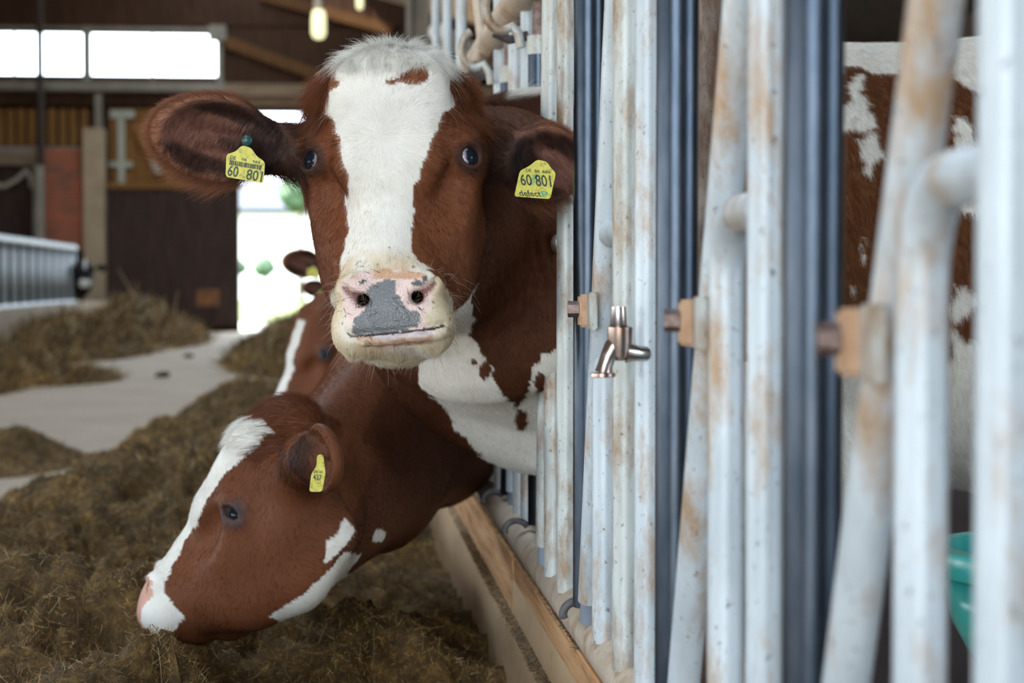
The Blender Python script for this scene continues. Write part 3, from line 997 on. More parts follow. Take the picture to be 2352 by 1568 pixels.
def build_eyes(F, H, hits=None, lid=1.0):
    """lids and sockets; hits: photo pixels the eyes are seen at, else a place on the orbit"""
    R = H.R
    eyes = []
    def val(p):
        ii = [int(np.clip(np.searchsorted(F.a[q], p[q]), 0, len(F.a[q]) - 1)) for q in range(3)]
        return F.F[ii[0], ii[1], ii[2]]
    for n_, s in enumerate((-1, 1)):
        g = H.D(s * .66, -.02, .75)
        c = None
        if hits is not None and hits[n_] is not None:
            d = unit(unproj(hits[n_][0], hits[n_][1], 3.0) - CAM)
            for t in np.arange(np.linalg.norm(H.O - CAM) - .12, np.linalg.norm(H.O - CAM) + .30, .001):
                if val(CAM + d * t) < 0: break
            c = CAM + d * t - g * .0165
        else:
            c = H.P(s * .100, .024, -.075)
            for t in np.linspace(0, .045, 46):
                if val(c + g * t) > 0: break
            c = c + g * (t - .0150)
        e2 = unit(H.R[1] - g * (H.R[1] @ g)); e1 = np.cross(e2, g)
        F.put(f_ell(c - g * .002, (.0235, .0225, .0225), np.stack([e1, e2, g])), c, .0235, .012)
        rc3 = c + g * .013 + e2 * .017
        F.put(f_ell(rc3, (.019, .006, .008), np.stack([e1, e2, g])), rc3, .022, .010)
        rc2 = c + g * .0235 - e2 * .001 * lid
        F.put(f_ell(rc2, (.0175, .0142 * lid, .0165), np.stack([e1, e2, g])), rc2, .018, .002, True)
        eyes.append((c, g))
    return eyes

def build_ear(F, H, root, tip, nrm, width, thick=.030, cup=.75, k=.018, taper=.30):
    root, tip = np.asarray(root, float), np.asarray(tip, float)
    a = unit(tip - root); L = np.linalg.norm(tip - root)
    n = unit(nrm - a * (np.asarray(nrm) @ a)); b = np.cross(n, a)
    R = np.stack([a, b, n])
    c = root + a * L * .53
    ro = np.array([L * .50, width / 2, thick])
    ri = np.array([L * .455, width / 2 * .84, thick * 1.0])
    ci = c + n * thick * cup - a * L * .01
    def leaf(cc, r):
        cc = np.asarray(cc, np.float32)
        def f(X, Y, Z):
            x, y, z = X - cc[0], Y - cc[1], Z - cc[2]
            qa, qb, qn = ((R[i, 0] * x + R[i, 1] * y + R[i, 2] * z) for i in range(3))
            t_ = np.clip(-(qa / r[0]), 0, 1.15)
            wb = 1 - taper * t_ * t_ * (3 - 2 * np.minimum(t_, 1))
            q = (qa / r[0], qb / (r[1] * wb), qn / r[2])
            k0 = np.sqrt(q[0] ** 2 + q[1] ** 2 + q[2] ** 2) + 1e-6
            k1 = np.sqrt((q[0] / r[0]) ** 2 + (q[1] / (r[1] * wb)) ** 2 + (q[2] / r[2]) ** 2) + 1e-6
            return k0 * (k0 - 1) / k1
        return f
    fo, fi = leaf(c, ro), leaf(ci, ri)
    def fn(X, Y, Z):
        A = fo(X, Y, Z); B = -fi(X, Y, Z); kk = .012
        h = np.clip(0.5 - 0.5 * (A - B) / kk, 0, 1)
        return A * (1 - h) + B * h + kk * h * (1 - h)
    F.put(fn, c, max(ro), k)
    # folds inside the cup
    for (b0, b1, t0, t1, rad) in ((-.10, -.20, .06, .66, .010), (.16, .30, .04, .58, .009), (.04, .05, .15, .80, .007)):
        p = root + a * L * t0 + b * width * b0 - n * thick * .15
        q = root + a * L * t1 + b * width * b1 - n * thick * .38
        F.put(f_cone(p, q, rad * 1.3, rad * .7), (p + q) / 2, np.abs(p - q) / 2 + rad * 2, .012)
    p0 = root - a * .030 - n * .012
    F.put(f_cone(p0, root + a * L * .22 - n * thick * .3, .033, .024), root, .09, .03)
    return dict(root=root, tip=tip, a=a, b=b, n=n, L=L, w=width, c=c)

def chain(F, pts, k=.04, flat=None):
    for (a, ra), (b, rb) in zip(pts[:-1], pts[1:]):
        A, B = np.asarray(a, float), np.asarray(b, float)
        F.put(f_cone(A, B, ra, rb, flat), (A + B) / 2, np.abs(A - B) / 2 + max(ra, rb), k)

def in_poly(poly, x, y):
    poly = np.asarray(poly, float)
    r = np.zeros(len(x), bool)
    j = len(poly) - 1
    for i in range(len(poly)):
        xi, yi = poly[i]; xj, yj = poly[j]
        if yi != yj:
            m = ((yi > y) != (yj > y)) & (x < (xj - xi) * (y - yi) / (yj - yi) + xi)
            r ^= m
        j = i
    return r

def set_color(me, C, name='coat'):
    at = me.attributes.new(name, 'FLOAT_COLOR', 'POINT')
    at.data.foreach_set('color', np.concatenate([C, np.ones((len(C), 1))], 1).astype(np.float32).ravel())

def eye_mesh(name, c, g, r=.0188, iris=48, up=None):
    bm = bmesh.new(); bmesh.ops.create_uvsphere(bm, u_segments=40, v_segments=28, radius=r)
    P = np.array([v.co[:] for v in bm.verts])
    d = P / np.linalg.norm(P, axis=1)[:, None]
    ang = np.degrees(np.arccos(np.clip(d @ g, -1, 1)))
    C = np.where((ang < iris)[:, None], np.array([[.010, .013, .022]]), np.array([[.62, .60, .66]]))
    C = np.where(((ang >= iris) & (ang < iris + 6))[:, None], np.array([[.30, .28, .33]]), C)
    P = P * (1 + .035 * sstep(iris + 4, iris - 14, ang))[:, None] + c
    for v, p in zip(bm.verts, P): v.co = p
    me = bpy.data.meshes.new(name); bm.to_mesh(me); bm.free()
    me.polygons.foreach_set('use_smooth', [True] * len(me.polygons))
    set_color(me, C)
    return me

def hair_curves(name, roots, dirs, lens, colors, radius, bend, parent, npt=4):
    """strands: roots, initial directions, bend target directions"""
    n = len(roots)
    hc = bpy.data.hair_curves.new(name)
    hc.add_curves([npt] * n)
    t = np.linspace(0, 1, npt)
    P = np.empty((n, npt, 3), np.float32)
    for i, s in enumerate(t):
        d = dirs * (1 - 0.5 * s) + bend * (0.5 * s)
        P[:, i] = roots + d * (lens * s)[:, None]
    hc.points.foreach_set('position', P.reshape(-1))
    rad = (radius[:, None] * (1 - 0.8 * t[None, :])).astype(np.float32)
    hc.points.foreach_set('radius', rad.reshape(-1))
    at = hc.attributes.new('col', 'FLOAT_COLOR', 'CURVE')
    at.data.foreach_set('color', np.concatenate([colors, np.ones((n, 1))], 1).astype(np.float32).ravel())
    hc.materials.append(M['hair'])
    o = bpy.data.objects.new(name, hc)
    col.objects.link(o)
    if parent is not None:
        o.parent = parent
        o.matrix_parent_inverse = Matrix.Translation(-Vector(parent.location)) if parent.parent is None else Matrix.Identity(4)
    o['kind'] = 'stuff'
    return o

def sample_surface(V, Q, weight, n, seed=1):
    """points on quads, weighted"""
    g = np.random.default_rng(seed)
    T = np.concatenate([Q[:, [0, 1, 2]], Q[:, [0, 2, 3]]])
    a, b, c = V[T[:, 0]], V[T[:, 1]], V[T[:, 2]]
    nn = np.cross(b - a, c - a)
    ar = np.linalg.norm(nn, axis=1) * .5
    w = ar * (weight[T].mean(1))
    cs = np.cumsum(w); cs /= cs[-1]
    t = np.searchsorted(cs, g.random(n))
    r1, r2 = np.sqrt(g.random(n)), g.random(n)
    P = (1 - r1)[:, None] * a[t] + (r1 * (1 - r2))[:, None] * b[t] + (r1 * r2)[:, None] * c[t]
    N = nn[t] / (np.linalg.norm(nn[t], axis=1)[:, None] + 1e-12)
    return P, N, T[t], (1 - r1, r1 * (1 - r2), r1 * r2)

BROWN = np.array([.190, .066, .028]); DARK = np.array([.050, .022, .016]); WHITE = np.array([.78, .765, .71])
PINK = np.array([.78, .60, .56]); GREY = np.array([.17, .18, .19]); BLACK = np.array([.022, .018, .020])

def text_mesh(body, size):
    cu = bpy.data.curves.new('t', 'FONT'); cu.body = body; cu.size = size; cu.align_x = 'CENTER'; cu.align_y = 'CENTER'; cu.resolution_u = 3
    cu.offset = size * 0.012
    ob = bpy.data.objects.new('t', cu); col.objects.link(ob)
    dg = bpy.context.evaluated_depsgraph_get()
    me = bpy.data.meshes.new_from_object(ob.evaluated_get(dg))
    bpy.data.objects.remove(ob); bpy.data.curves.remove(cu)
    return me

def ear_tag(outline, Y, parent, stud, prints, label, tilt=0.0):
    """outline in photo px, made a real plate of 2 mm at depth Y"""
    pts = [unproj(x, y, Y + tilt * (x - outline[0][0])) for x, y in outline]
    nrm = unit(np.cross(pts[2] - pts[0], pts[-2] - pts[0]))
    if nrm[1] > 0: nrm = -nrm
    # round the corners a little
    rp = []
    n = len(pts)
    for i in range(n):
        p, a, b = pts[i], pts[i - 1], pts[(i + 1) % n]
        r = .0035
        rp += [p + unit(a - p) * r, p + unit(a - p) * r * .3 + unit(b - p) * r * .3, p + unit(b - p) * r]
    plate = MB().prism(rp, -nrm * .0018).build('ear_tag', M['tag'], parent)
    plate['label'] = label
    for body, cx, cy, w, h, ang, mat, shear in prints:
        me = text_mesh(body, 1.0)
        V = np.array([v.co[:] for v in me.vertices])
        lo, hi = V.min(0), V.max(0)
        V = (V - (lo + hi) / 2) / np.maximum(hi - lo, 1e-6)
        s = Y / FPX
        ca, sa = math.cos(math.radians(ang)), math.sin(math.radians(ang))
        X_ = V[:, 0] * w + V[:, 1] * h * shear; Y_ = -V[:, 1] * h
        px = cx + X_ * ca - Y_ * sa; py = cy + X_ * sa + Y_ * ca
        W_ = np.array([unproj(a, b, Y + tilt * (a - outline[0][0])) for a, b in zip(px, py)]) + nrm * .0006
        me.vertices.foreach_set('co', W_.astype(np.float32).ravel()); me.update()
        link('print', me, M[mat], plate)
    if stud is not None:
        c = unproj(stud[0], stud[1], Y)
        MB().tube([c + nrm * .006, c + nrm * .004, c - nrm * .004, c - nrm * .016], [.004, .0070, .0074, .0078], 20).build('stud', M['stud'], plate, True, .7)
    return plate, nrm

def bars_print(plate, cx, cy, ux, uy, w, h, Y, nrm, tilt, x0, seed=5):
    g = random.Random(seed)
    mb = MB(); t = 0.0
    while t < 1:
        wd = g.choice((.012, .02, .035))
        pts = []
        for (a, b) in ((t, -.5), (min(t + wd, 1), -.5), (min(t + wd, 1), .5), (t, .5)):
            px = cx + (a - .5) * w * ux - b * h * uy; py = cy + (a - .5) * w * uy + b * h * ux
            pts.append(unproj(px, py, Y + tilt * (px - x0)) + nrm * .0004)
        mb.prism(pts, nrm * .0003)
        t += wd + g.choice((.010, .016, .026))
    mb.build('print', M['ink'], plate)

# ================================================================== cow looking at the camera
MOUTH = [(797, 768), (815, 771), (835, 771), (870, 768), (905, 765), (960, 759), (1004, 753), (1018, 748)]
def main_cow():
    O = unproj(889, 362, 2.60)
    w0 = unit(CAM - O); u0 = unit(np.cross(np.array([0, 0, 1.0]), w0)); v0 = np.cross(w0, u0)
    ph, th, ro = math.radians(20), math.radians(6), math.radians(1.2)
    v1 = math.cos(ph) * v0 - math.sin(ph) * w0; w1 = math.cos(ph) * w0 + math.sin(ph) * v0
    w2 = math.cos(th) * w1 - math.sin(th) * u0; u2 = math.cos(th) * u0 + math.sin(th) * w1
    u3 = math.cos(ro) * u2 + math.sin(ro) * v1; v3 = math.cos(ro) * v1 - math.sin(ro) * u2
    H = Head(O, u3, v3, w2)
    F = Field(axis([(-.28, .37, .0032), (.37, .6, .012), (.6, 1.12, .0085), (1.12, 2.45, .03)]),
              axis([(2.42, 2.86, .0032), (2.86, 3.1, .006), (3.1, 3.88, .016)]),
              axis([(-.05, .55, .03), (.55, .78, .010), (.78, 1.31, .0032), (1.31, 1.46, .010)]))
    # torso, neck and legs (behind the fence), body axis along +X
    ny = unit([.55, 1.0, 0])                     # neck runs back from the head to the gap
    chain(F, [((.72, 3.40, .985), .36), ((1.3, 3.41, .975), .40), ((2.0, 3.40, .99), .36)], .08, ((0, 1.0, 0), .82))
    chain(F, [((.74, 3.38, 1.20), .16), ((2.1, 3.40, 1.20), .15)], .06)
    chain(F, [((.37, 3.285, .955), .322), ((.70, 3.37, .95), .38)], .08, ((0, 1.0, 0), .30))
    ny = np.array([.45, .893, 0])
    chain(F, [((.13, 2.93, 1.06), .165), ((.235, 3.06, 1.00), .235), ((.37, 3.285, .955), .322)], .05, (ny, .30))
    chain(F, [((.06, 2.84, 1.12), .095), ((.16, 2.97, 1.07), .165)], .04, (ny, .50))
    for (x, y) in ((.80, 3.24), (.82, 3.58), (2.02, 3.24), (2.04, 3.58)):
        chain(F, [((x, y, .62), .13), ((x + .02, y, .40), .07), ((x, y, .36), .055), ((x, y, .12), .042), ((x, y, .04), .055), ((x - .02, y, .04), .060)], .04)
    build_head(F, H, mouth=False)
    # throat between jaw and neck
    chain(F, [(H.P(.01, -.12, -.165), .055), ((.16, 2.95, .97), .095)], .04)
    earL = build_ear(F, H, unproj(686, 348, 2.690), unproj(354, 296, 2.655), unit(np.array([-.10, -1.0, -.10])), .122, .034, taper=.42)
    earR = build_ear(F, H, unproj(1136, 358, 2.705), unproj(1338, 388, 2.775), unit(np.array([.25, -1.0, -.12])), .112, .034)
    # mouth line of this animal, closed and slightly askew
    def hit(px, py):
        d = unit(unproj(px, py, 3.0) - CAM)
        for t in np.arange(2.40, 2.75, .0008):
            p = CAM + d * t
            ii = [int(np.clip(np.searchsorted(F.a[q], p[q]), 0, len(F.a[q]) - 1)) for q in range(3)]
            if F.F[ii[0], ii[1], ii[2]] < 0: return p
        return p
    ml = [hit(*p) for p in MOUTH]
    for p, q in zip(ml[:-1], ml[1:]):
        F.put(f_cone(p, q, .0042, .0042), (p + q) / 2, np.abs(p - q) / 2 + .005, .006, True)
    lw = [hit(x_, y_ + 13) for x_, y_ in MOUTH[2:]]
    for p, q in zip(lw[:-1], lw[1:]):
        F.put(f_cone(p, q, .0055, .0055), (p + q) / 2, np.abs(p - q) / 2 + .006, .008)
    eyes = build_eyes(F, H, ((709, 366), (1083, 357)))
    V, Q = surface_nets(F)
    return H, F, V, Q, eyes, earL, earR

BLAZE = [(755,150),(765,125),(800,100),(850,82),(900,66),(960,76),(1010,96),(1060,128),(1066,150),(1045,170),(1040,195),(1055,215),(1053,225),(1040,240),(1015,270),(1000,300),(990,335),(975,365),(962,400),(952,430),(950,470),(945,520),(945,570),(955,595),(985,618),(1012,640),(1040,690),(1045,750),(1030,790),(1000,820),(960,850),(900,850),(850,835),(800,805),(770,790),(745,755),(748,700),(768,660),(783,630),(790,590),(794,540),(797,480),(800,430),(795,395),(785,360),(780,320),(770,290),(750,260),(738,240),(752,215),(765,190),(762,170)]
PATCH = [(878,190),(900,186),(922,178),(938,164),(975,154),(986,175),(980,188),(955,198),(920,192),(895,194)]
NOSEPAD = [(845,658),(863,648),(889,641),(908,644),(907,668),(919,683),(927,699),(939,713),(962,713),(963,736),(957,750),(906,762),(859,768),(811,768),(809,748),(813,731),(830,719),(840,709),(838,683)]
PINKZ = [(786,700),(790,650),(826,624),(880,617),(930,620),(978,628),(994,660),(988,700),(975,722),(985,750),(1000,762),(990,790),(900,800),(840,795),(808,770),(800,735)]
THROAT = [(1096,652),(1082,690),(1086,740),(1078,775),(1095,790),(1100,815),(1132,850),(1135,880),(1150,905),(1176,920),(1181,940),(1195,930),(1215,905),(1220,850),(1245,815),(1270,800),(1340,800),(1420,830),(1420,1300),(1240,1240),(1100,1050),(980,900),(940,840),(1000,780),(1030,740),(1060,690)]

def paint_main(V, H, earL, earR, eyes):
    n = len(V)
    L = H.L(V)
    nz = (fbm(V * 42, 3) - .5); nz2 = (fbm(V * 42 + 31.7, 3) - .5)
    x, y = proj(V)
    xj, yj = x + nz * 26, y + nz2 * 26
    C = np.tile(BROWN, (n, 1))
    head = (L[:, 2] > -.22) & (L[:, 1] > -.36) & (np.abs(L[:, 0]) < .17)
    front = (L[:, 2] > -.135) & (np.abs(L[:, 0]) < .16)
    # coat tone varies; neck darkened in the colour as if shadowed by the head
    C *= (0.80 + .40 * fbm(V * 7, 3))[:, None]
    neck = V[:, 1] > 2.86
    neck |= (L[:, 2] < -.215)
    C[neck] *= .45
    bl = in_poly(BLAZE, xj, yj) & front & ~((L[:, 1] > .12) & (L[:, 2] < -.088 + nz * .03))
    C[bl] = WHITE
    stain = sstep(560, 600, y) * sstep(700, 600, y)
    C = np.where(bl[:, None], WHITE * (1 - .55 * (stain * sstep(.35, .7, fbm(V * 30, 3)))[:, None] * (1 - np.array([[.78, .58, .36]]))), C)
    mz = (L[:, 1] < -.188 + nz * .02) & (np.abs(L[:, 0]) < .115) & (L[:, 2] > -.15)
    C[mz] = WHITE
    dirty = ((bl | mz) & (L[:, 1] < -.12))
    kd = (sstep(-.12, -.17, L[:, 1]) * (.25 + .75 * sstep(.35, .65, fbm(V * 34, 3))))[:, None]
    C = np.where(dirty[:, None], C * (1 - kd) + C * np.array([[.88, .76, .58]]) * kd, C)
    speck = dirty & (fbm(V * 330, 2) > .80)
    C[speck] = np.array([.20, .13, .07])
    side = front & (L[:, 1] > .105 + nz * .02) & (L[:, 0] < -.070 + nz * .03)
    C[side] = BROWN * 1.1
    side = front & (L[:, 1] > .105 + nz * .02) & (L[:, 0] > .088 + nz * .03)
    C[side] = BROWN
    C[in_poly(PATCH, x + nz * 10, y + nz2 * 10) & front] = BROWN
    xs, ys = x + nz * 9, y + nz2 * 9
    pk = in_poly(PINKZ, xs, ys) & front
    C[pk] = PINK * (0.85 + .3 * fbm(V[pk] * 60, 3))[:, None]
    tan = pk & (y + nz * 14 > 772) & (y + nz * 30 < 800)
    C[tan] = np.array([.50, .35, .26]) * (.5 + 1.0 * fbm(V[tan] * 220, 2))[:, None]
    rim = pk & (y < 640)
    kr = sstep(.35, .65, fbm(V[rim] * 45, 3))[:, None]
    C[rim] = C[rim] * (1 - kr) + np.array([.58, .36, .22]) * kr
    lip = in_poly([(850, 770), (900, 765), (1000, 754), (992, 768), (940, 776), (890, 779), (858, 777)], x, y) & front
    C[lip] = np.array([.58, .50, .51]) * (.75 + .5 * fbm(V[lip] * 70, 2))[:, None]
    np_ = in_poly(NOSEPAD, x + nz * 7, y + nz2 * 7) & front
    C[np_] = GREY
    for (xa, ya), (xb, yb) in zip(MOUTH[:-1], MOUTH[1:]):
        tt = np.clip(((x - xa) * (xb - xa) + (y - ya) * (yb - ya)) / ((xb - xa) ** 2 + (yb - ya) ** 2), 0, 1)
        C[(np.hypot(x - xa - tt * (xb - xa), y - ya - tt * (yb - ya)) < 2.6) & front] = np.array([.05, .03, .027])
    for (cx, cy, rx, ry) in ((960, 650, 14, 7), (975, 640, 6, 6), (833, 646, 6, 4)):
        m = (((x - cx) / rx) ** 2 + ((y - cy) / ry) ** 2 + nz * 3 < 1) & front
        C[m] = GREY * .5
    leather = (np_ | pk) & (y < 775)
    # nostril inside
    for s in (-1, 1):
        pa, pb = np.array([s * .036, -.202, .010]), np.array([s * .026, -.178, -.050])
        tt = np.clip(((L - pa) @ (pb - pa)) / ((pb - pa) @ (pb - pa)), 0, 1)
        d = np.linalg.norm(L - pa - tt[:, None] * (pb - pa), axis=1)
        C[(d < .0115) & (L[:, 2] < .002)] = np.array([.018, .009, .009])
        pa, pb = np.array([s * .036, -.202, .006]), np.array([s * .0605, -.180, .006])
        tt = np.clip(((L - pa) @ (pb - pa)) / ((pb - pa) @ (pb - pa)), 0, 1)
        d = np.linalg.norm(L - pa - tt[:, None] * (pb - pa), axis=1)
        kk = (sstep(.0085, .004, d) * (L[:, 2] < .010))[:, None]
        C = C * (1 - kk) + np.array([.28, .14, .13]) * kk
    # eye surroundings
    for s in (-1, 1):
        ec, eg = eyes[(s + 1) // 2]
        d = np.linalg.norm(V - (ec + eg * .012), axis=1)
        k = .8 * sstep(.030, .020, d + nz * .014)
        C = C * (1 - k[:, None]) + np.array([.035, .022, .020]) * k[:, None]
        d2 = np.linalg.norm(V - (ec + eg * .010 + H.R[1] * .034), axis=1)
        k = .30 * sstep(.018, .008, d2 + nz * .01)
        C = C * (1 - k[:, None]) + np.array([.30, .22, .19]) * k[:, None]
    # ears: dark inside near the root, orange-brown rim brightened as if backlit
    for e in (earL, earR):
        q = (V - e['root'])
        ta = (q @ e['a']) / e['L']; tb = (q @ e['b']) / (e['w'] / 2); tn = q @ e['n']
        m = (ta > -.22) & (ta < 1.15) & (np.abs(tb) < 1.25) & (np.abs(tn) < .09)
        m &= ~((np.abs(L[:, 0]) < .128) & (ta < .12)) & ~((L[:, 1] < -.012 + nz * .02) & (ta < .14))
        rr = np.sqrt(((ta - .53) / .5) ** 2 + tb ** 2)
        ins = sstep(1.0, .80, rr)
        fold = fbm(np.stack([ta * 4, tb * 3.2 + ta * 2, tn * 0], 1) + 5, 2)
        ce = np.array([[.34, .15, .085]]) * (1 - ins[:, None]) + np.array([[.105, .048, .034]]) * ins[:, None] * (.45 + 1.2 * sstep(.35, .65, fold))[:, None]
        blk = sstep(.42, .05, ta + nz * .35)
        ce = ce * (1 - .85 * blk[:, None]) + np.array([[.016, .011, .012]]) * (.85 * blk[:, None])
        C = np.where(m[:, None], ce, C)
    # throat, brisket
    body = (V[:, 1] > 2.74) & (L[:, 2] < -.10)
    th = in_poly(THROAT, xj, yj) & body & (x > 960)
    C[th] = WHITE * .95
    for (cx, cy, r) in ((1088, 828, 10), (1115, 845, 12), (1196, 965, 12), (1240, 880, 14)):
        m = ((x - cx) ** 2 + ((y - cy) * .6) ** 2 < (r + nz * 24) ** 2) & body
        C[m] = BROWN * .6
    # crest and flank
    fl = (V[:, 0] > .45)
    xf, yf = x + nz * 60, y + nz2 * 60
    wt = fl & ((yf < 165) | ((yf > 235) & (yf < 300) & (xf < 2010)) | (yf > 830) | ((np.hypot((xf - 2003) / 22, (yf - 350) / 42) < 1)) | (np.hypot((xf - 1972) / 20, (yf - 215) / 40) < 1)
               | (np.hypot((xf - 1988) / 12, (yf - 580) / 26) < 1) | (np.hypot((xf - 1960) / 9, (yf - 650) / 20) < 1) | ((xf > 2190) & (fbm(V * 9, 2) > .48)))
    C[fl] = np.array([.20, .078, .030])
    C[wt] = WHITE
    C[(V[:, 0] > .29) & (V[:, 0] < .45) & (V[:, 2] > 1.262 + nz * .10)] = WHITE * .85
    hoof = V[:, 2] < .10
    C[hoof] = np.array([.05, .04, .035])
    return np.clip(C, .004, 1), leather, pk | np_, pk & ~np_ & ~lip & (y > 625)

H1, F1, V1, Q1, eyes1, eL1, eR1 = main_cow()
# loose skin folds running down the side of the neck
_x, _y = proj(V1)
_m = sstep(2.86, 2.92, V1[:, 1]) * sstep(.40, .34, V1[:, 0]) * sstep(.86, .98, V1[:, 2]) * sstep(1.22, 1.12, V1[:, 2])
_ph = _x * .24 + fbm(V1 * 6, 2) * 9 + (V1[:, 2] - 1) * 6
V1[:, 1] += _m * .0028 * np.sin(_ph) * (.4 + fbm(V1 * 9 + 4, 2))
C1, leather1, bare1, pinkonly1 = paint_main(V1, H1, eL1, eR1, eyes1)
cow1 = empty('cow', (1.2, 3.4, -0.02))
tag(cow1, 'red and white cow with broad white blaze looking at the camera', 'cow')
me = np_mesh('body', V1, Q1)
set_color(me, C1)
me.materials.append(M['coat']); me.materials.append(M['leather'])
lm = leather1[Q1].all(1).astype(np.int32)
me.polygons.foreach_set('material_index', lm)
body1 = link('body', me, None, cow1)
for c, g in eyes1:
    link('eye', eye_mesh('eye', c, unit(g + .80 * np.array([np.sign(g[0]), 0, 0]) + np.array([0, 0, .02])), iris=54), M['eye'], cow1)

# ---- ear tags
tgL, nL = ear_tag([(556, 333), (578, 340), (588, 357), (609, 372), (605, 421), (518, 406), (520, 354), (541, 348)], 2.615, cow1, (567, 323),
    [('60', 535.5, 393, 24, 25, 10, 'ink', 0), ('801', 584.5, 403, 37, 25, 10, 'ink', 0), ('DE', 535.5, 362, 13, 8, 10, 'ink', 0), ('06', 561, 366, 12, 6.5, 10, 'ink', 0), ('666', 589.5, 371.5, 18, 6.5, 10, 'ink', 0)],
    'yellow ear tag reading 60 801 with bar code')
bars_print(tgL, 564, 379, math.cos(.17), math.sin(.17), 74, 11, 2.615, nL, 0.0, 0)
tgR, nR = ear_tag([(1234, 366), (1258, 372), (1263, 383), (1277, 397), (1264, 457), (1181, 451), (1194, 392), (1216, 381)], 2.665, cow1, None,
    [('60', 1208, 413, 26, 26, 3, 'ink', -.22), ('801', 1247.5, 415, 36, 27, 3, 'ink', -.22), ('DE', 1214, 391, 12, 7, 3, 'ink', -.2), ('06', 1233.5, 393, 12, 7.5, 3, 'ink', -.2), ('666', 1255, 394.5, 20, 7, 3, 'ink', -.2),
     ('NVW', 1226, 412, 24, 11, -62, 'ink_green', 0), ('defect', 1217, 444, 50, 14, 2, 'ink_dark', -.5), ('P', 1252, 446, 16, 14, 2, 'ink_green', -.5)],
    'grubby yellow ear tag reading 60 801 with handwriting')

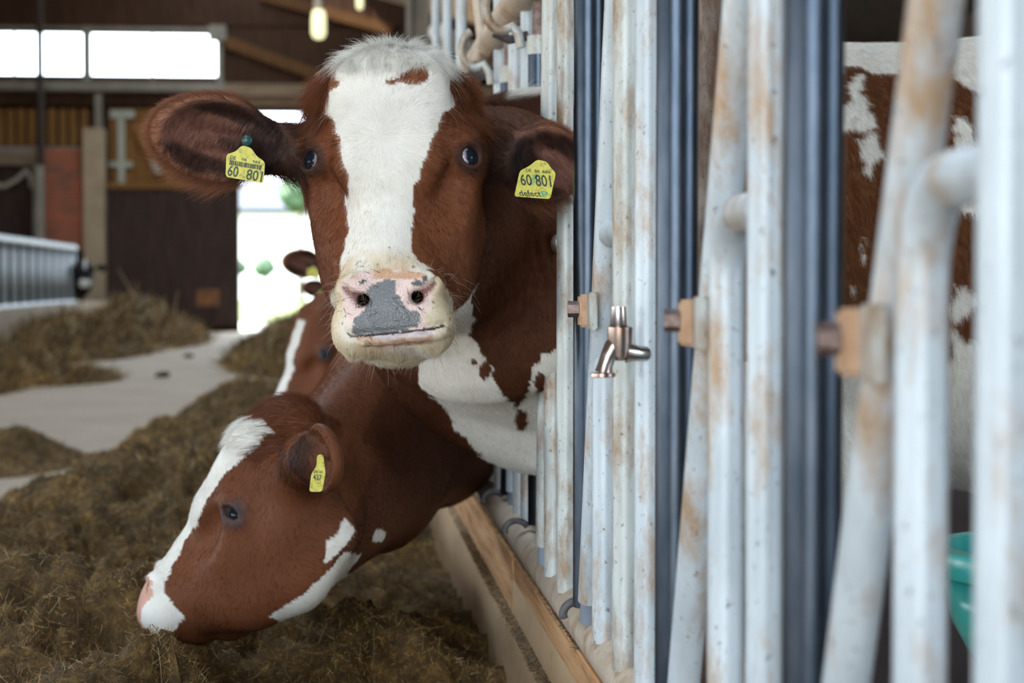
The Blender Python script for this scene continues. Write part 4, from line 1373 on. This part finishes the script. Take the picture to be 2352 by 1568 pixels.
# ---- coat hair of the main cow
def face_hair():
    g = np.random.default_rng(5)
    nrm = np.zeros_like(V1)
    a, b, c, d = (V1[Q1[:, i]] for i in range(4))
    fn = np.cross(c - a, d - b)
    for i in range(4): np.add.at(nrm, Q1[:, i], fn)
    nrm /= np.linalg.norm(nrm, axis=1)[:, None] + 1e-12
    view = (CAM - V1); view /= np.linalg.norm(view, axis=1)[:, None]
    L = H1.L(V1)
    x, y = proj(V1)
    wt = ((nrm * view).sum(1) > -.30).astype(float)
    wt[bare1] = .0
    wt[pinkonly1] = .35
    wt[V1[:, 2] < .5] = 0
    wt[(V1[:, 0] > .36) & ((x < 1900) | (x > 2500))] = 0
    for cc, gg in eyes1:
        wt[np.linalg.norm(V1 - (cc + gg * .016), axis=1) < .0180] = 0
    flank = V1[:, 0] > .36
    wt[flank] *= .7
    wt[(L[:, 1] > .115) & (np.abs(L[:, 0]) < .13) & (L[:, 2] > -.16)] *= 1.25
    N_ = 400000
    P, N, T, bc = sample_surface(V1, Q1, wt, N_, 11)
    Cc = bc[0][:, None] * C1[T[:, 0]] + bc[1][:, None] * C1[T[:, 1]] + bc[2][:, None] * C1[T[:, 2]]
    # snap to one of the corner colours so boundaries stay ragged, not blurred
    Cc = np.where((g.random(N_) < .7)[:, None], C1[T[:, 0]], Cc)
    Lp = H1.L(P); px, py = proj(P)
    Nn = N
    whorl = H1.P(-.008, .030, .0)
    D = P - whorl
    D = D / (np.linalg.norm(D, axis=1)[:, None] + 1e-6)
    # below the eyes hair runs down the face, slightly outward
    down = -H1.R[1][None] + .35 * np.sign(Lp[:, :1]) * H1.R[0][None] * sstep(.02, .09, np.abs(Lp[:, :1]))
    t = sstep(-.02, -.09, Lp[:, 1])[:, None]
    D = D * (1 - t) + down * t
    ln = .0065 + .0035 * g.random(N_)
    lift = np.full(N_, .34)
    rad = np.full(N_, .00014)
    headm = (Lp[:, 2] > -.20) & (np.abs(Lp[:, 0]) < .15)
    # poll tuft falls forward and sideways over the forehead
    poll = headm & (Lp[:, 1] > .115) & (Lp[:, 2] > -.15)
    fall = -H1.R[1][None] * .9 + H1.R[0][None] * (Lp[:, :1] * 1.4) + H1.R[2][None] * .25
    k = sstep(.12, .145, Lp[:, 1])[:, None] * poll[:, None]
    D = D * (1 - k) + fall * k
    ln = np.where(poll, ln + .032 * sstep(.12, .16, Lp[:, 1]) * (.6 + .6 * g.random(N_)), ln)
    lift = np.where(poll, .22 + .22 * sstep(.155, .19, Lp[:, 1]), lift)
    # temple locks sweep down and outward
    tl = headm & (np.abs(Lp[:, 0]) > .080) & (Lp[:, 1] > .065) & (Lp[:, 1] < .165) & (Cc[:, 1] < .4)
    D = np.where(tl[:, None], -H1.R[1][None] * .9 + .25 * np.sign(Lp[:, :1]) * H1.R[0][None], D)
    ln = np.where(tl, .026 + .022 * g.random(N_), ln); lift = np.where(tl, .36, lift)
    # muzzle fuzz
    mz = headm & (Lp[:, 1] < -.17)
    ln = np.where(mz, .0035 + .003 * g.random(N_), ln)
    chin = headm & (Lp[:, 1] < -.262)
    ln = np.where(chin, .008 + .008 * g.random(N_), ln); lift = np.where(chin, .7, lift)
    # neck: back and down
    nk = (P[:, 1] > 2.80) & (Lp[:, 2] < -.16)
    D = np.where(nk[:, None], np.array([[.45, .25, -.85]]), D)
    crest = nk & (P[:, 2] > 1.225)
    D = np.where(crest[:, None], np.array([[.8, 0, .35]]), D)
    ln = np.where(crest, .022 + .012 * g.random(N_), ln); lift = np.where(crest, .55, lift)
    fl = P[:, 0] > .36
    D = np.where(fl[:, None], np.array([[.25, 0, -.95]]), D)
    ln = np.where(fl, .014 + .006 * g.random(N_), ln); rad = np.where(fl, .0003, rad)
    # ears
    for e in (eL1, eR1):
        q = P - e['root']
        ta = (q @ e['a']) / e['L']; tb = (q @ e['b']) / (e['w'] / 2); tn = q @ e['n']
        m = (ta > -.1) & (ta < 1.15) & (np.abs(tb) < 1.2) & (np.abs(tn) < .08) & ~((np.abs(Lp[:, 0]) < .12) & (ta < .2))
        rr = np.sqrt(((ta - .53) / .5) ** 2 + tb ** 2)
        edge = sstep(.78, .98, rr)
        out = e['a'][None] * ((ta - .53) / .5)[:, None] * 1.0 + e['b'][None] * tb[:, None] * 1.0 + e['a'][None] * .5
        inn = e['a'][None] * .55 + np.array([[0, 0, -.75]]) + e['n'][None] * .1
        De = out * edge[:, None] + inn * (1 - edge[:, None])
        D = np.where(m[:, None], De, D)
        le = .010 + (.012 + .016 * sstep(0, .6, -q @ np.array([0, 0, 1.0]) / (e['w'] / 2))) * edge * (.5 + g.random(N_)) + .016 * (1 - edge) * (g.random(N_) > .6) * sstep(.6, .2, ta)
        ln = np.where(m, le, ln); lift = np.where(m, .25 + .25 * edge, lift)
    D = D - Nn * (D * Nn).sum(1)[:, None]
    D = D / (np.linalg.norm(D, axis=1)[:, None] + 1e-9)
    jit = g.normal(0, .15, (N_, 3))
    lock = np.stack([fbm(P * 150 + 3.1, 2), fbm(P * 150 + 41.7, 2), fbm(P * 150 + 77.7, 2)], 1) - .5
    jit += lock * (.5 + 1.5 * np.where(poll | tl, 1, 0))[:, None]
    d0 = D + Nn * lift[:, None] + jit
    d0 /= np.linalg.norm(d0, axis=1)[:, None]
    bend = D + jit * .5 + np.array([[0, 0, -.25]]) + Nn * .02
    bend /= np.linalg.norm(bend, axis=1)[:, None]
    Cc = Cc * (.70 + .60 * g.random(N_))[:, None] * (1 + .9 * lock[:, :1] * np.where(poll | tl, 1, .5)[:, None])
    rad = np.where(poll | tl, .00019, rad)
    warm = g.random(N_)[:, None] < .10
    Cc = np.where(warm & (Cc[:, :1] < .4), Cc * np.array([[1.5, 1.45, 1.4]]), Cc)
    hair_curves('coat_hair', P - Nn * .0006, d0, ln, np.clip(np.where(Cc[:, 1:2] > .35, Cc * 1.2, Cc), .004, .97), rad, bend, cow1)
    # whiskers round the muzzle and chin
    W_, WN, WT, wb = [], [], [], []
    wtm = ((L[:, 1] < -.15) & (L[:, 2] > -.14) & (np.abs(L[:, 0]) < .12)).astype(float) * ((nrm * view).sum(1) > -.4)
    wtm[bare1 & (L[:, 1] > -.255)] *= .12
    P, N, T, bc = sample_surface(V1, Q1, wtm, 340, 21)
    Lp = H1.L(P)
    d0 = N + g.normal(0, .25, P.shape) + np.array([[0, 0, -.25]])
    d0 /= np.linalg.norm(d0, axis=1)[:, None]
    bend = d0 + np.array([[0, 0, -1.0]]) + g.normal(0, .5, P.shape)
    bend /= np.linalg.norm(bend, axis=1)[:, None]
    ln = .010 + .030 * g.random(len(P)) ** 2
    cw = np.where((g.random(len(P)) < .75)[:, None], np.array([[.62, .52, .40]]), np.array([[.04, .03, .03]]))
    hair_curves('whiskers', P, d0, ln, cw, np.full(len(P), .00018), bend, cow1, 6)
    # bits of straw stuck on the muzzle
    wtm = (bare1 & (L[:, 1] < -.16)).astype(float) * (L[:, 1] > -.262)
    P, N, T, bc = sample_surface(V1, Q1, wtm, 90, 31)
    for s in (-1, 1):
        cpt = H1.P(s * .040, -.206, .010)
        P[(10 if s > 0 else 30):(28 if s > 0 else 52)] = cpt + g.normal(0, .006, P[(10 if s > 0 else 30):(28 if s > 0 else 52)].shape)
    d0 = g.normal(0, 1, P.shape); d0 -= N * (d0 * N).sum(1)[:, None] * .85
    d0 /= np.linalg.norm(d0, axis=1)[:, None]
    hair_curves('straw_bits', P + N * .001, d0, .005 + .014 * g.random(len(P)), np.tile([[.07, .045, .02]], (len(P), 1)) * (.5 + g.random((len(P), 1))), np.full(len(P), .0004), d0, cow1, 3)
face_hair()
# ================================================================== cow with its head down in the feed
def feeding_cow(eye_px, eyeY, vdir, yaw, gap, ear_pts, step, tilt=0.0, k2=1.0, pu=.05, jaw=0.0, hit=None, sv=1.0):
    Pe = unproj(eye_px[0], eye_px[1], eyeY)
    to = unit(CAM - Pe); r0 = unit(np.cross(np.array([0, 0, 1.0]), to)); up = np.cross(to, r0)
    v = math.cos(tilt) * unit(vdir[0] * r0 + vdir[1] * up) + math.sin(tilt) * to; w = unit(-vdir[1] * r0 + vdir[0] * up)
    tp = unit(to - v * (to @ v)); w2 = math.cos(yaw) * w + math.sin(yaw) * tp; u2 = np.cross(v, w2)
    H = Head((0, 0, 0), u2, v, w2, sv)
    H.O = Pe - H.P(.110, .024, -.070)
    lo = np.minimum(H.P(0, -.30, 0), H.P(0, .22, -.2)) - .22; hi = np.maximum(H.P(0, -.30, 0), H.P(0, .22, -.2)) + .20
    lo[1] -= .14
    gy = gap[1]
    F = Field(axis([(lo[0], hi[0], step), (hi[0], .5, step * 2.2), (.5, 2.4, .035)]),
              axis([(lo[1], hi[1], step), (hi[1], gy + .55, step * 3)]),
              axis([(-.05, lo[2], .03), (lo[2], hi[2], step), (hi[2], 1.45, .02)]) if lo[2] > .02 else axis([(-.05, hi[2], step), (hi[2], 1.45, .02)]))
    C0 = H.P(0, .030, -.155); Ce = np.array([gap[0], gap[1], gap[2]])
    dn = unit(np.array([Ce[0] - C0[0], Ce[1] - C0[1], 0])); nn = np.array([-dn[1], dn[0], 0])
    m1 = C0 * .62 + Ce * .38 + np.array([0, 0, .025]); m2 = C0 * .28 + Ce * .72 + np.array([0, 0, .03])
    chain(F, [(C0, .125 + jaw * .5), (m1, .195 * k2 + jaw * .4)], .07, (nn, .60))
    chain(F, [(m1, .195 * k2 + jaw * .4), (m2, .245 * k2), (Ce, .275)], .06, (nn, .52))
    chain(F, [(Ce, .265), ((Ce[0] + .36, gy + .10, .93), .37)], .08, (np.array([0, 1.0, 0]), .50))
    chain(F, [((Ce[0] + .36, gy + .10, .96), .36), ((Ce[0] + 1.0, gy + .12, .955), .39), ((Ce[0] + 1.6, gy + .10, .97), .35)], .08, (np.array([0, 1.0, 0]), .80))
    for dx in (.45, 1.62):
        for dy in (-.07, .29):
            x, y = Ce[0] + dx, gy + dy
            chain(F, [((x, y, .6), .12), ((x, y, .36), .055), ((x, y, .12), .042), ((x, y, .05), .058)], .04)
    build_head(F, H, pu, jaw)
    ears = []
    for (root, tip, n, wd) in ear_pts(H):
        ears.append(build_ear(F, H, root, tip, n, wd, .026, .62))
    for e in ears:
        b0 = H.P(.055 * np.sign((e['root'] - H.O) @ H.R[0]), .115, -.135)
        F.put(f_cone(b0, e['root'], .05, .034), (b0 + e['root']) / 2, np.abs(b0 - e['root']) / 2 + .05, .03)
    eyes = build_eyes(F, H, (None, hit), .62)
    V, Q = surface_nets(F)
    return H, V, Q, eyes, ears

def ears2(H):
    r = unproj(706, 1052, 2.985)
    near = (r, unproj(772, 1052, 2.885), np.array([-.42, -.90, -.05]), .108)
    r2 = H.P(-.088, .090, -.120)
    far = (r2, r2 + .14 * unit(-.90 * H.R[0] - .3 * H.R[1] - .3 * H.R[2]), -H.R[1] + H.R[2], .10)
    return [near, far]
H2, V2, Q2, eyes2, ears_2 = feeding_cow((548, 1178), 3.08, (.445, .895), math.radians(-1), (.38, 4.68, .735), ears2, .0046, math.radians(12), 1.0, .05, .03, (536, 1178), .86)

BLAZE2 = [(535,935),(562,955),(600,955),(640,985),(612,998),(602,1010),(598,1022),(572,1045),(530,1075),(500,1110),(470,1160),(440,1220),(400,1290),(380,1335),(376,1352),(388,1375),(410,1398),(430,1412),(405,1440),(380,1460),(290,1440),(310,1370),(380,1250),(435,1130),(460,1080),(510,1000)]
PATCH2 = [(790,1193),(817,1215),(806,1238),(790,1258),(775,1270),(760,1286),(744,1291),(750,1265),(750,1242),(776,1225),(780,1203)]
UNDER2 = [(790,1268),(828,1274),(790,1330),(720,1400),(640,1430),(620,1415),(690,1368),(755,1310)]
def paint_feeding(V, H, ears, eyes, polys, neckdark=.72):
    nz, nz2 = fbm(V * 42, 3) - .5, fbm(V * 42 + 31.7, 3) - .5
    x, y = proj(V); L = H.L(V)
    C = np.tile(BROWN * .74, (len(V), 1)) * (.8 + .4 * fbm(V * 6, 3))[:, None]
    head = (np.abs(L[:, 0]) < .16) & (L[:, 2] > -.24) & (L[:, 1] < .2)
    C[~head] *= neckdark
    if polys:
        bl, pa, un, spot = polys
        C[in_poly(bl, x + nz * 16, y + nz2 * 16) & head & (L[:, 2] > -.12)] = WHITE
        C[in_poly(pa, x + nz * 9, y + nz2 * 9)] = WHITE
        C[in_poly(un, x + nz * 9, y + nz2 * 9)] = WHITE * .92
        C[np.hypot(x - spot[0], y - spot[1]) < 14 + nz * 22] = WHITE
        C[(L[:, 1] > .19 + nz * .05) & (L[:, 2] > -.2)] = BROWN * .8
    else:
        C[(np.abs(L[:, 0]) < .030 + nz * .01) & (L[:, 2] > -.09) & (L[:, 1] < .10)] = WHITE
    pk = (L[:, 1] < -.175) & (L[:, 2] > -.02) & (np.abs(L[:, 0]) < .07)
    C[pk] = np.array([.62, .36, .28])
    for s in (-1, 1):
        d = np.linalg.norm(L - np.array([s * .036, -.200, 0]), axis=1); C[d < .016] = np.array([.12, .05, .04])
    for (ec, eg) in eyes:
        d = np.linalg.norm(V - (ec + eg * .012), axis=1)
        k = .85 * sstep(.036, .018, d + nz * .012)
        C = C * (1 - k[:, None]) + np.array([.055, .045, .045]) * k[:, None]
    for e in ears:
        q = V - e['root']; ta = (q @ e['a']) / e['L']; tb = (q @ e['b']) / (e['w'] / 2)
        m = (np.linalg.norm(V - e['c'], axis=1) < .085) & (ta > .05) & (np.abs(tb) < 1.2)
        ins = sstep(1.0, .8, np.hypot((ta - .53) / .5, tb)) * sstep(.60, .25, ta + nz * .3)
        C = np.where(m[:, None], BROWN * .75 * (1 - ins[:, None]) + DARK * .8 * ins[:, None], C)
    C[V[:, 2] < .10] = np.array([.05, .04, .035])
    return np.clip(C, .004, 1)
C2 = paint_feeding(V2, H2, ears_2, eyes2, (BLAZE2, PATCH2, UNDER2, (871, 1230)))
def make_cow(V, Q, C, eyes, loc, label, iris=60):
    root = empty('cow', loc); tag(root, label, 'cow')
    me = np_mesh('body', V, Q); set_color(me, C); me.materials.append(M['coat'])
    link('body', me, None, root)
    for c, g in eyes: link('eye', eye_mesh('eye', c, g, iris=iris), M['eye'], root)
    return root
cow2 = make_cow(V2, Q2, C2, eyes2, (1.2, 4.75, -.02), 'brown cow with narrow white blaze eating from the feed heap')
tg, nn2 = ear_tag([(728,1044),(742,1043),(746,1075),(748,1083),(740,1129),(710,1129),(715,1088),(727,1070)], 2.865, cow2, None,
    [('DE 06', 731, 1083, 20, 6, 3, 'ink', -.1), ('437', 729, 1096, 20, 13, 3, 'ink', -.1)], 'narrow yellow ear tag')

# short coat and poll tuft of the feeding cow
def coat2():
    g = np.random.default_rng(9)
    nrm = np.zeros_like(V2)
    a, b, c, d = (V2[Q2[:, i]] for i in range(4)); fn = np.cross(c - a, d - b)
    for i in range(4): np.add.at(nrm, Q2[:, i], fn)
    nrm /= np.linalg.norm(nrm, axis=1)[:, None] + 1e-12
    view = CAM - V2; view /= np.linalg.norm(view, axis=1)[:, None]
    wt = ((nrm * view).sum(1) > -.3).astype(float); wt[V2[:, 0] > .36] = 0
    L = H2.L(V2)
    wt[(L[:, 1] < -.175) & (L[:, 2] > -.02)] = 0
    for cc, gg in eyes2: wt[np.linalg.norm(V2 - (cc + gg * .01), axis=1) < .0215] = 0
    wt[(L[:, 1] > .12) & (L[:, 2] > -.16)] *= 2.5
    n = 90000
    P, N, T, bc = sample_surface(V2, Q2, wt, n, 3)
    Lp = H2.L(P)
    D = np.tile(-H2.R[1] - .4 * H2.R[2], (n, 1))
    body = Lp[:, 2] < -.19
    D[body] = np.array([.75, .25, -.5])
    ln = .007 + .004 * g.random(n)
    poll = (Lp[:, 1] > .125) & (Lp[:, 2] > -.17) & (np.abs(Lp[:, 0]) < .11)
    ln[poll] += .022 * g.random(poll.sum())
    D[poll] = H2.R[2] * .6 - H2.R[1] * .5
    D -= N * (D * N).sum(1)[:, None]; D /= np.linalg.norm(D, axis=1)[:, None] + 1e-9
    j = g.normal(0, .15, (n, 3))
    d0 = D + N * np.where(poll, .5, .28)[:, None] + j; d0 /= np.linalg.norm(d0, axis=1)[:, None]
    cc = C2[T[:, 0]] * (.75 + .5 * g.random(n))[:, None]
    hair_curves('coat_hair', P - N * .0006, d0, ln, np.clip(cc, .004, .9), np.full(n, .00024), D, cow2)
coat2()

# ------------------------------------------------------------------ cows farther along the fence
def ears3(H):
    r = H.P(.088, .100, -.125)
    return [(r, r + .16 * unit(.9 * H.R[0] + .2 * H.R[1] - .35 * H.R[2]), -H.R[1] + H.R[2], .11)]
H3, V3, Q3, eyes3, ears_3 = feeding_cow((756, 815), 5.75, (.30, .954), math.radians(24), (.39, 6.75, .86), ears3, .0075, 0.0, 1.0, .03)
C3 = paint_feeding(V3, H3, ears_3, eyes3, None, .8)
cow3 = make_cow(V3, Q3, C3, eyes3, (1.2, 6.8, -.02), 'brown cow with white face stripe feeding behind the nearer brown cow')

def distant(dY, tip_px, label, recolor=None, mirror=False, at=None, extra=None):
    """a copy of the standing cow farther down the row"""
    tipw = unproj(tip_px[0], tip_px[1], eL1['tip'][1] + dY)
    d = tipw - eL1['tip']
    root = empty('cow', cow1.location); tag(root, label, 'cow')
    b = copy_obj(body1, root); b.matrix_parent_inverse = body1.matrix_parent_inverse.copy()
    if recolor is not None:
        m = body1.data.copy(); a_ = m.attributes['coat']
        a_.data.foreach_set('color', np.concatenate([recolor, np.ones((len(recolor), 1))], 1).astype(np.float32).ravel())
        b.data = m
    for ch in cow1.children:
        if ch.name.startswith('eye') :
            e = copy_obj(ch, root); e.matrix_parent_inverse = ch.matrix_parent_inverse.copy()
    for t_ in (tgL,):
        e = copy_obj(t_, root); e.matrix_parent_inverse = t_.matrix_parent_inverse.copy()
    root.location = Vector(cow1.location) + Vector(d)
    if mirror:
        root.scale = (-1, 1, 1)
        root.location = Vector(at)
    return root
C4 = C1.copy()
distant(5.2, (649, 598), 'dark eared brown cow looking out far behind the main cow head', C4 * .85)
distant(9.6, (694, 658), 'farthest brown cow of the right row with a small tagged ear', C4 * .8)
# black and white cow in the far left fence
lum = C1.mean(1)
C5 = np.where((lum > .45)[:, None], WHITE * .0 + BLACK, BLACK)
L1_ = H1.L(V1)
C5[(np.abs(L1_[:, 0]) < .022) & (L1_[:, 1] > .02) & (L1_[:, 2] > -.12)] = WHITE
C5[(L1_[:, 1] < -.15) & (L1_[:, 2] > -.13) & (np.abs(L1_[:, 0]) < .1)] = WHITE * .9
rt = distant(0, (356, 290), 'black and white cow reaching out of the distant left fence', C5, True, (-4.93, 31.1, -.02))
# ------------------------------------------------------------------ feed on the alley floor
def feed_mesh(name, x0, x1, y0, y1, hfun, step, label, strands=0, seed=1, strand_box=None, slen=(.015, .05), srad=.0006, lump_k=1.0):
    xs = np.arange(x0, x1 + step, step); ys = np.concatenate([[y0]])
    # spacing grows with distance
    y = y0; ys = []
    while y < y1:
        ys.append(y); y += step * max(1.0, y / 4.5)
    ys = np.array(ys + [y1])
    X, Y = np.meshgrid(xs, ys, indexing='ij')
    P2 = np.stack([X, Y, np.zeros_like(X)], -1)
    h = hfun(X, Y)
    env = sstep(0.0, .09, h) * (1 - .55 * sstep(.12, .30, X)) * (1 - .35 * sstep(5.5, 9, Y)) * lump_k
    lump = (fbm(P2 * 2.6 + seed, 3) - .5) * .24 + (fbm(P2 * 8.5 + seed, 3) - .5) * .20 + (fbm(P2 * 26 + seed, 3) - .5) * .07
    rid = np.abs(fbm(P2 * 6.1 + 9.1 * seed, 3) - .5)
    Z = h + env * (lump + .03 - .11 * sstep(.05, .0, rid)) 
    Z += env * (vnoise(P2 * 95) - .5) * .014
    Z = np.where(h < .004, -.03, np.maximum(Z, -.02))
    V = np.stack([X, Y, Z], -1).reshape(-1, 3)
    nx, ny = len(xs), len(ys)
    idx = np.arange(nx * ny).reshape(nx, ny)
    Q = np.stack([idx[:-1, :-1], idx[1:, :-1], idx[1:, 1:], idx[:-1, 1:]], -1).reshape(-1, 4)
    keep = (Z.reshape(-1)[Q] > -.019).any(1)
    Q = Q[keep]
    me = np_mesh(name, V, Q)
    o = link(name, me, M['feed'])
    tag(o, label, 'feed', kind='stuff')
    if strands:
        g = np.random.default_rng(seed)
        wt = (Z.reshape(-1) > .0).astype(float)
        x, yy = proj(V)
        vis = (x > -80) & (x < 1250) & (yy < 1680) & (V[:, 1] > 1.5)
        wt *= vis
        wt /= np.maximum(V[:, 1], 2) ** 1.2
        P, N, T, bc = sample_surface(V, Q, wt, strands, seed + 4)
        N = np.where(N[:, 2:3] < 0, -N, N)
        D = g.normal(0, 1, P.shape); D -= N * (D * N).sum(1)[:, None]
        D /= np.linalg.norm(D, axis=1)[:, None]
        D = D + N * np.abs(g.normal(0, .45, (len(P), 1))); D /= np.linalg.norm(D, axis=1)[:, None]
        bend = D + g.normal(0, .5, P.shape); bend /= np.linalg.norm(bend, axis=1)[:, None]
        big = (g.random(len(P)) < .02)
        ln = slen[0] + (slen[1] - slen[0]) * g.random(len(P)) ** 2
        ln = np.where(big, ln * 2.0, ln)
        pal = np.array([[.04, .022, .006], [.12, .065, .015], [.28, .155, .036], [.48, .29, .085], [.62, .45, .21], [.06, .047, .014]])
        pr = np.array([.16, .24, .30, .19, .05, .06])
        c = pal[g.choice(len(pal), len(P), p=pr)] * (.7 + .6 * g.random((len(P), 1)))
        patch = sstep(.42, .62, fbm(P * 4.5 + 2, 3))[:, None]
        c = c * (1.1 - .55 * patch)
        c = np.where(big[:, None], np.array([[.50, .39, .22]]), c)
        sc = np.maximum(P[:, 1] / 3.5, 1.0)
        s_ = hair_curves('stalks', P - D * (ln * .3)[:, None], D, ln * sc ** .5, c, srad * sc * (.6 + .8 * g.random(len(P))), bend, o, 3)
        s_.data.materials.clear(); s_.data.materials.append(M['straw'])
    return o

def h_main(X, Y):
    # long windrow against the curb
    XLb = np.interp(Y, [0, 6, 7.1, 8.2, 9.1, 11.5, 13.0, 14.2], [-1.5, -1.42, -1.34, -1.27, -1.20, -1.08, -.98, -.75])
    pk = np.interp(Y, [0, 3, 5, 8, 11, 13, 14.5], [.30, .34, .28, .22, .20, .27, .0])
    t = np.minimum((X - XLb) / (.31 - XLb), 1.0)
    prof = sstep(0, .30, t) * (1 - .42 * sstep(.55, 1.0, t))
    end = np.interp(Y, [12.6, 14.2], [1.0, 0.0])
    lobe = (1 - .45 * sstep(.55, 1.0, t) * sstep(6, 11, Y))
    m_ = np.where(t <= 0, 0, pk * prof * lobe) * np.clip(end, 0, 1) ** .7
    return np.maximum(m_, .12 * np.clip(1 - np.hypot((X + 1.72) / .45, (Y - 10.2) / .9), 0, 1))
feed_mesh('feed_heap', -2.2, .326, 1.6, 15.0, h_main, .016, 'long near heap of dark chopped silage along the curb', 320000, 3, slen=(.010, .034), srad=.00052)

def bump(cx, cy, rx, ry, hh):
    def f(X, Y):
        r = np.hypot((X - cx) / rx, (Y - cy) / ry)
        return hh * np.clip(1 - r, 0, 1) ** .85
    return f
feed_mesh('feed_heap', -1.6, .29, 17.5, 28, lambda X, Y: bump(-.02, 22.5, 1.2, 4.4, .66)(X, Y), .04, 'tan feed heap by the door right of the alley', 9000, 5, slen=(.05, .12), srad=.0012)
feed_mesh('feed_heap', -4.1, -1.9, 13.0, 21.5, lambda X, Y: np.maximum(bump(-3.75, 17.6, 1.1, 3.2, .46)(X, Y), bump(-2.9, 18.6, .9, 1.2, .10)(X, Y)), .04, 'feed heap at the left edge of the picture', 7000, 6, slen=(.05, .12), srad=.0012)
feed_mesh('feed_heap', -4.1, -1.7, 21.8, 33.5, lambda X, Y: np.maximum(bump(-3.45, 25.6, 1.1, 3.4, .46)(X, Y), bump(-3.0, 29.5, 1.1, 3.6, .66)(X, Y)), .04, 'two-peaked feed heap in front of the dark sliding door', 8000, 7, slen=(.06, .14), srad=.0014)
# small clods lying on the alley
for i, (px, py, r, lb) in enumerate(((375, 866, .045, 'nearer small feed clod on the bare alley floor'), (433, 821, .04, 'farther small feed clod on the bare alley floor'))):
    c = unproj_z(px, py, 0.0)
    bm = bmesh.new(); bmesh.ops.create_icosphere(bm, subdivisions=3, radius=1.0)
    for v in bm.verts:
        n_ = .7 + .6 * float(vnoise(np.array(v.co[:]) * 2.3 + i * 5)); v.co = Vector((c[0] + v.co.x * r * 1.5 * n_, c[1] + v.co.y * r * 1.2 * n_, max(0.0, .3 * r + v.co.z * r * n_)))
    me = bpy.data.meshes.new('feed_clod'); bm.to_mesh(me); bm.free()
    tag(link('feed_clod', me, M['feed'], None, True), lb, 'feed clod')

# chaff and dust on the curb ledge and the plank top
def chaff():
    g = np.random.default_rng(77)
    n = 16000
    y = 2.6 + 6.0 * g.random(n) ** 1.6
    on = g.random(n) < .55
    x = np.where(on, XC + .001 + .021 * g.random(n), XC + .024 + .021 * g.random(n))
    z = np.where(on, .3355, .4425) + .0015
    P = np.stack([x, y, z], 1)
    D = g.normal(0, 1, (n, 3)) * np.array([[.5, 1, .03]]); D /= np.linalg.norm(D, axis=1)[:, None]
    c = np.array([[.16, .11, .06], [.09, .06, .03], [.34, .25, .14], [.05, .035, .02]])[g.integers(0, 4, n)]
    o = hair_curves('chaff', P, D, .003 + .008 * g.random(n) ** 2, c, np.full(n, .0006), D, curb, 3)
    o.data.materials.clear(); o.data.materials.append(M['straw'])
chaff()
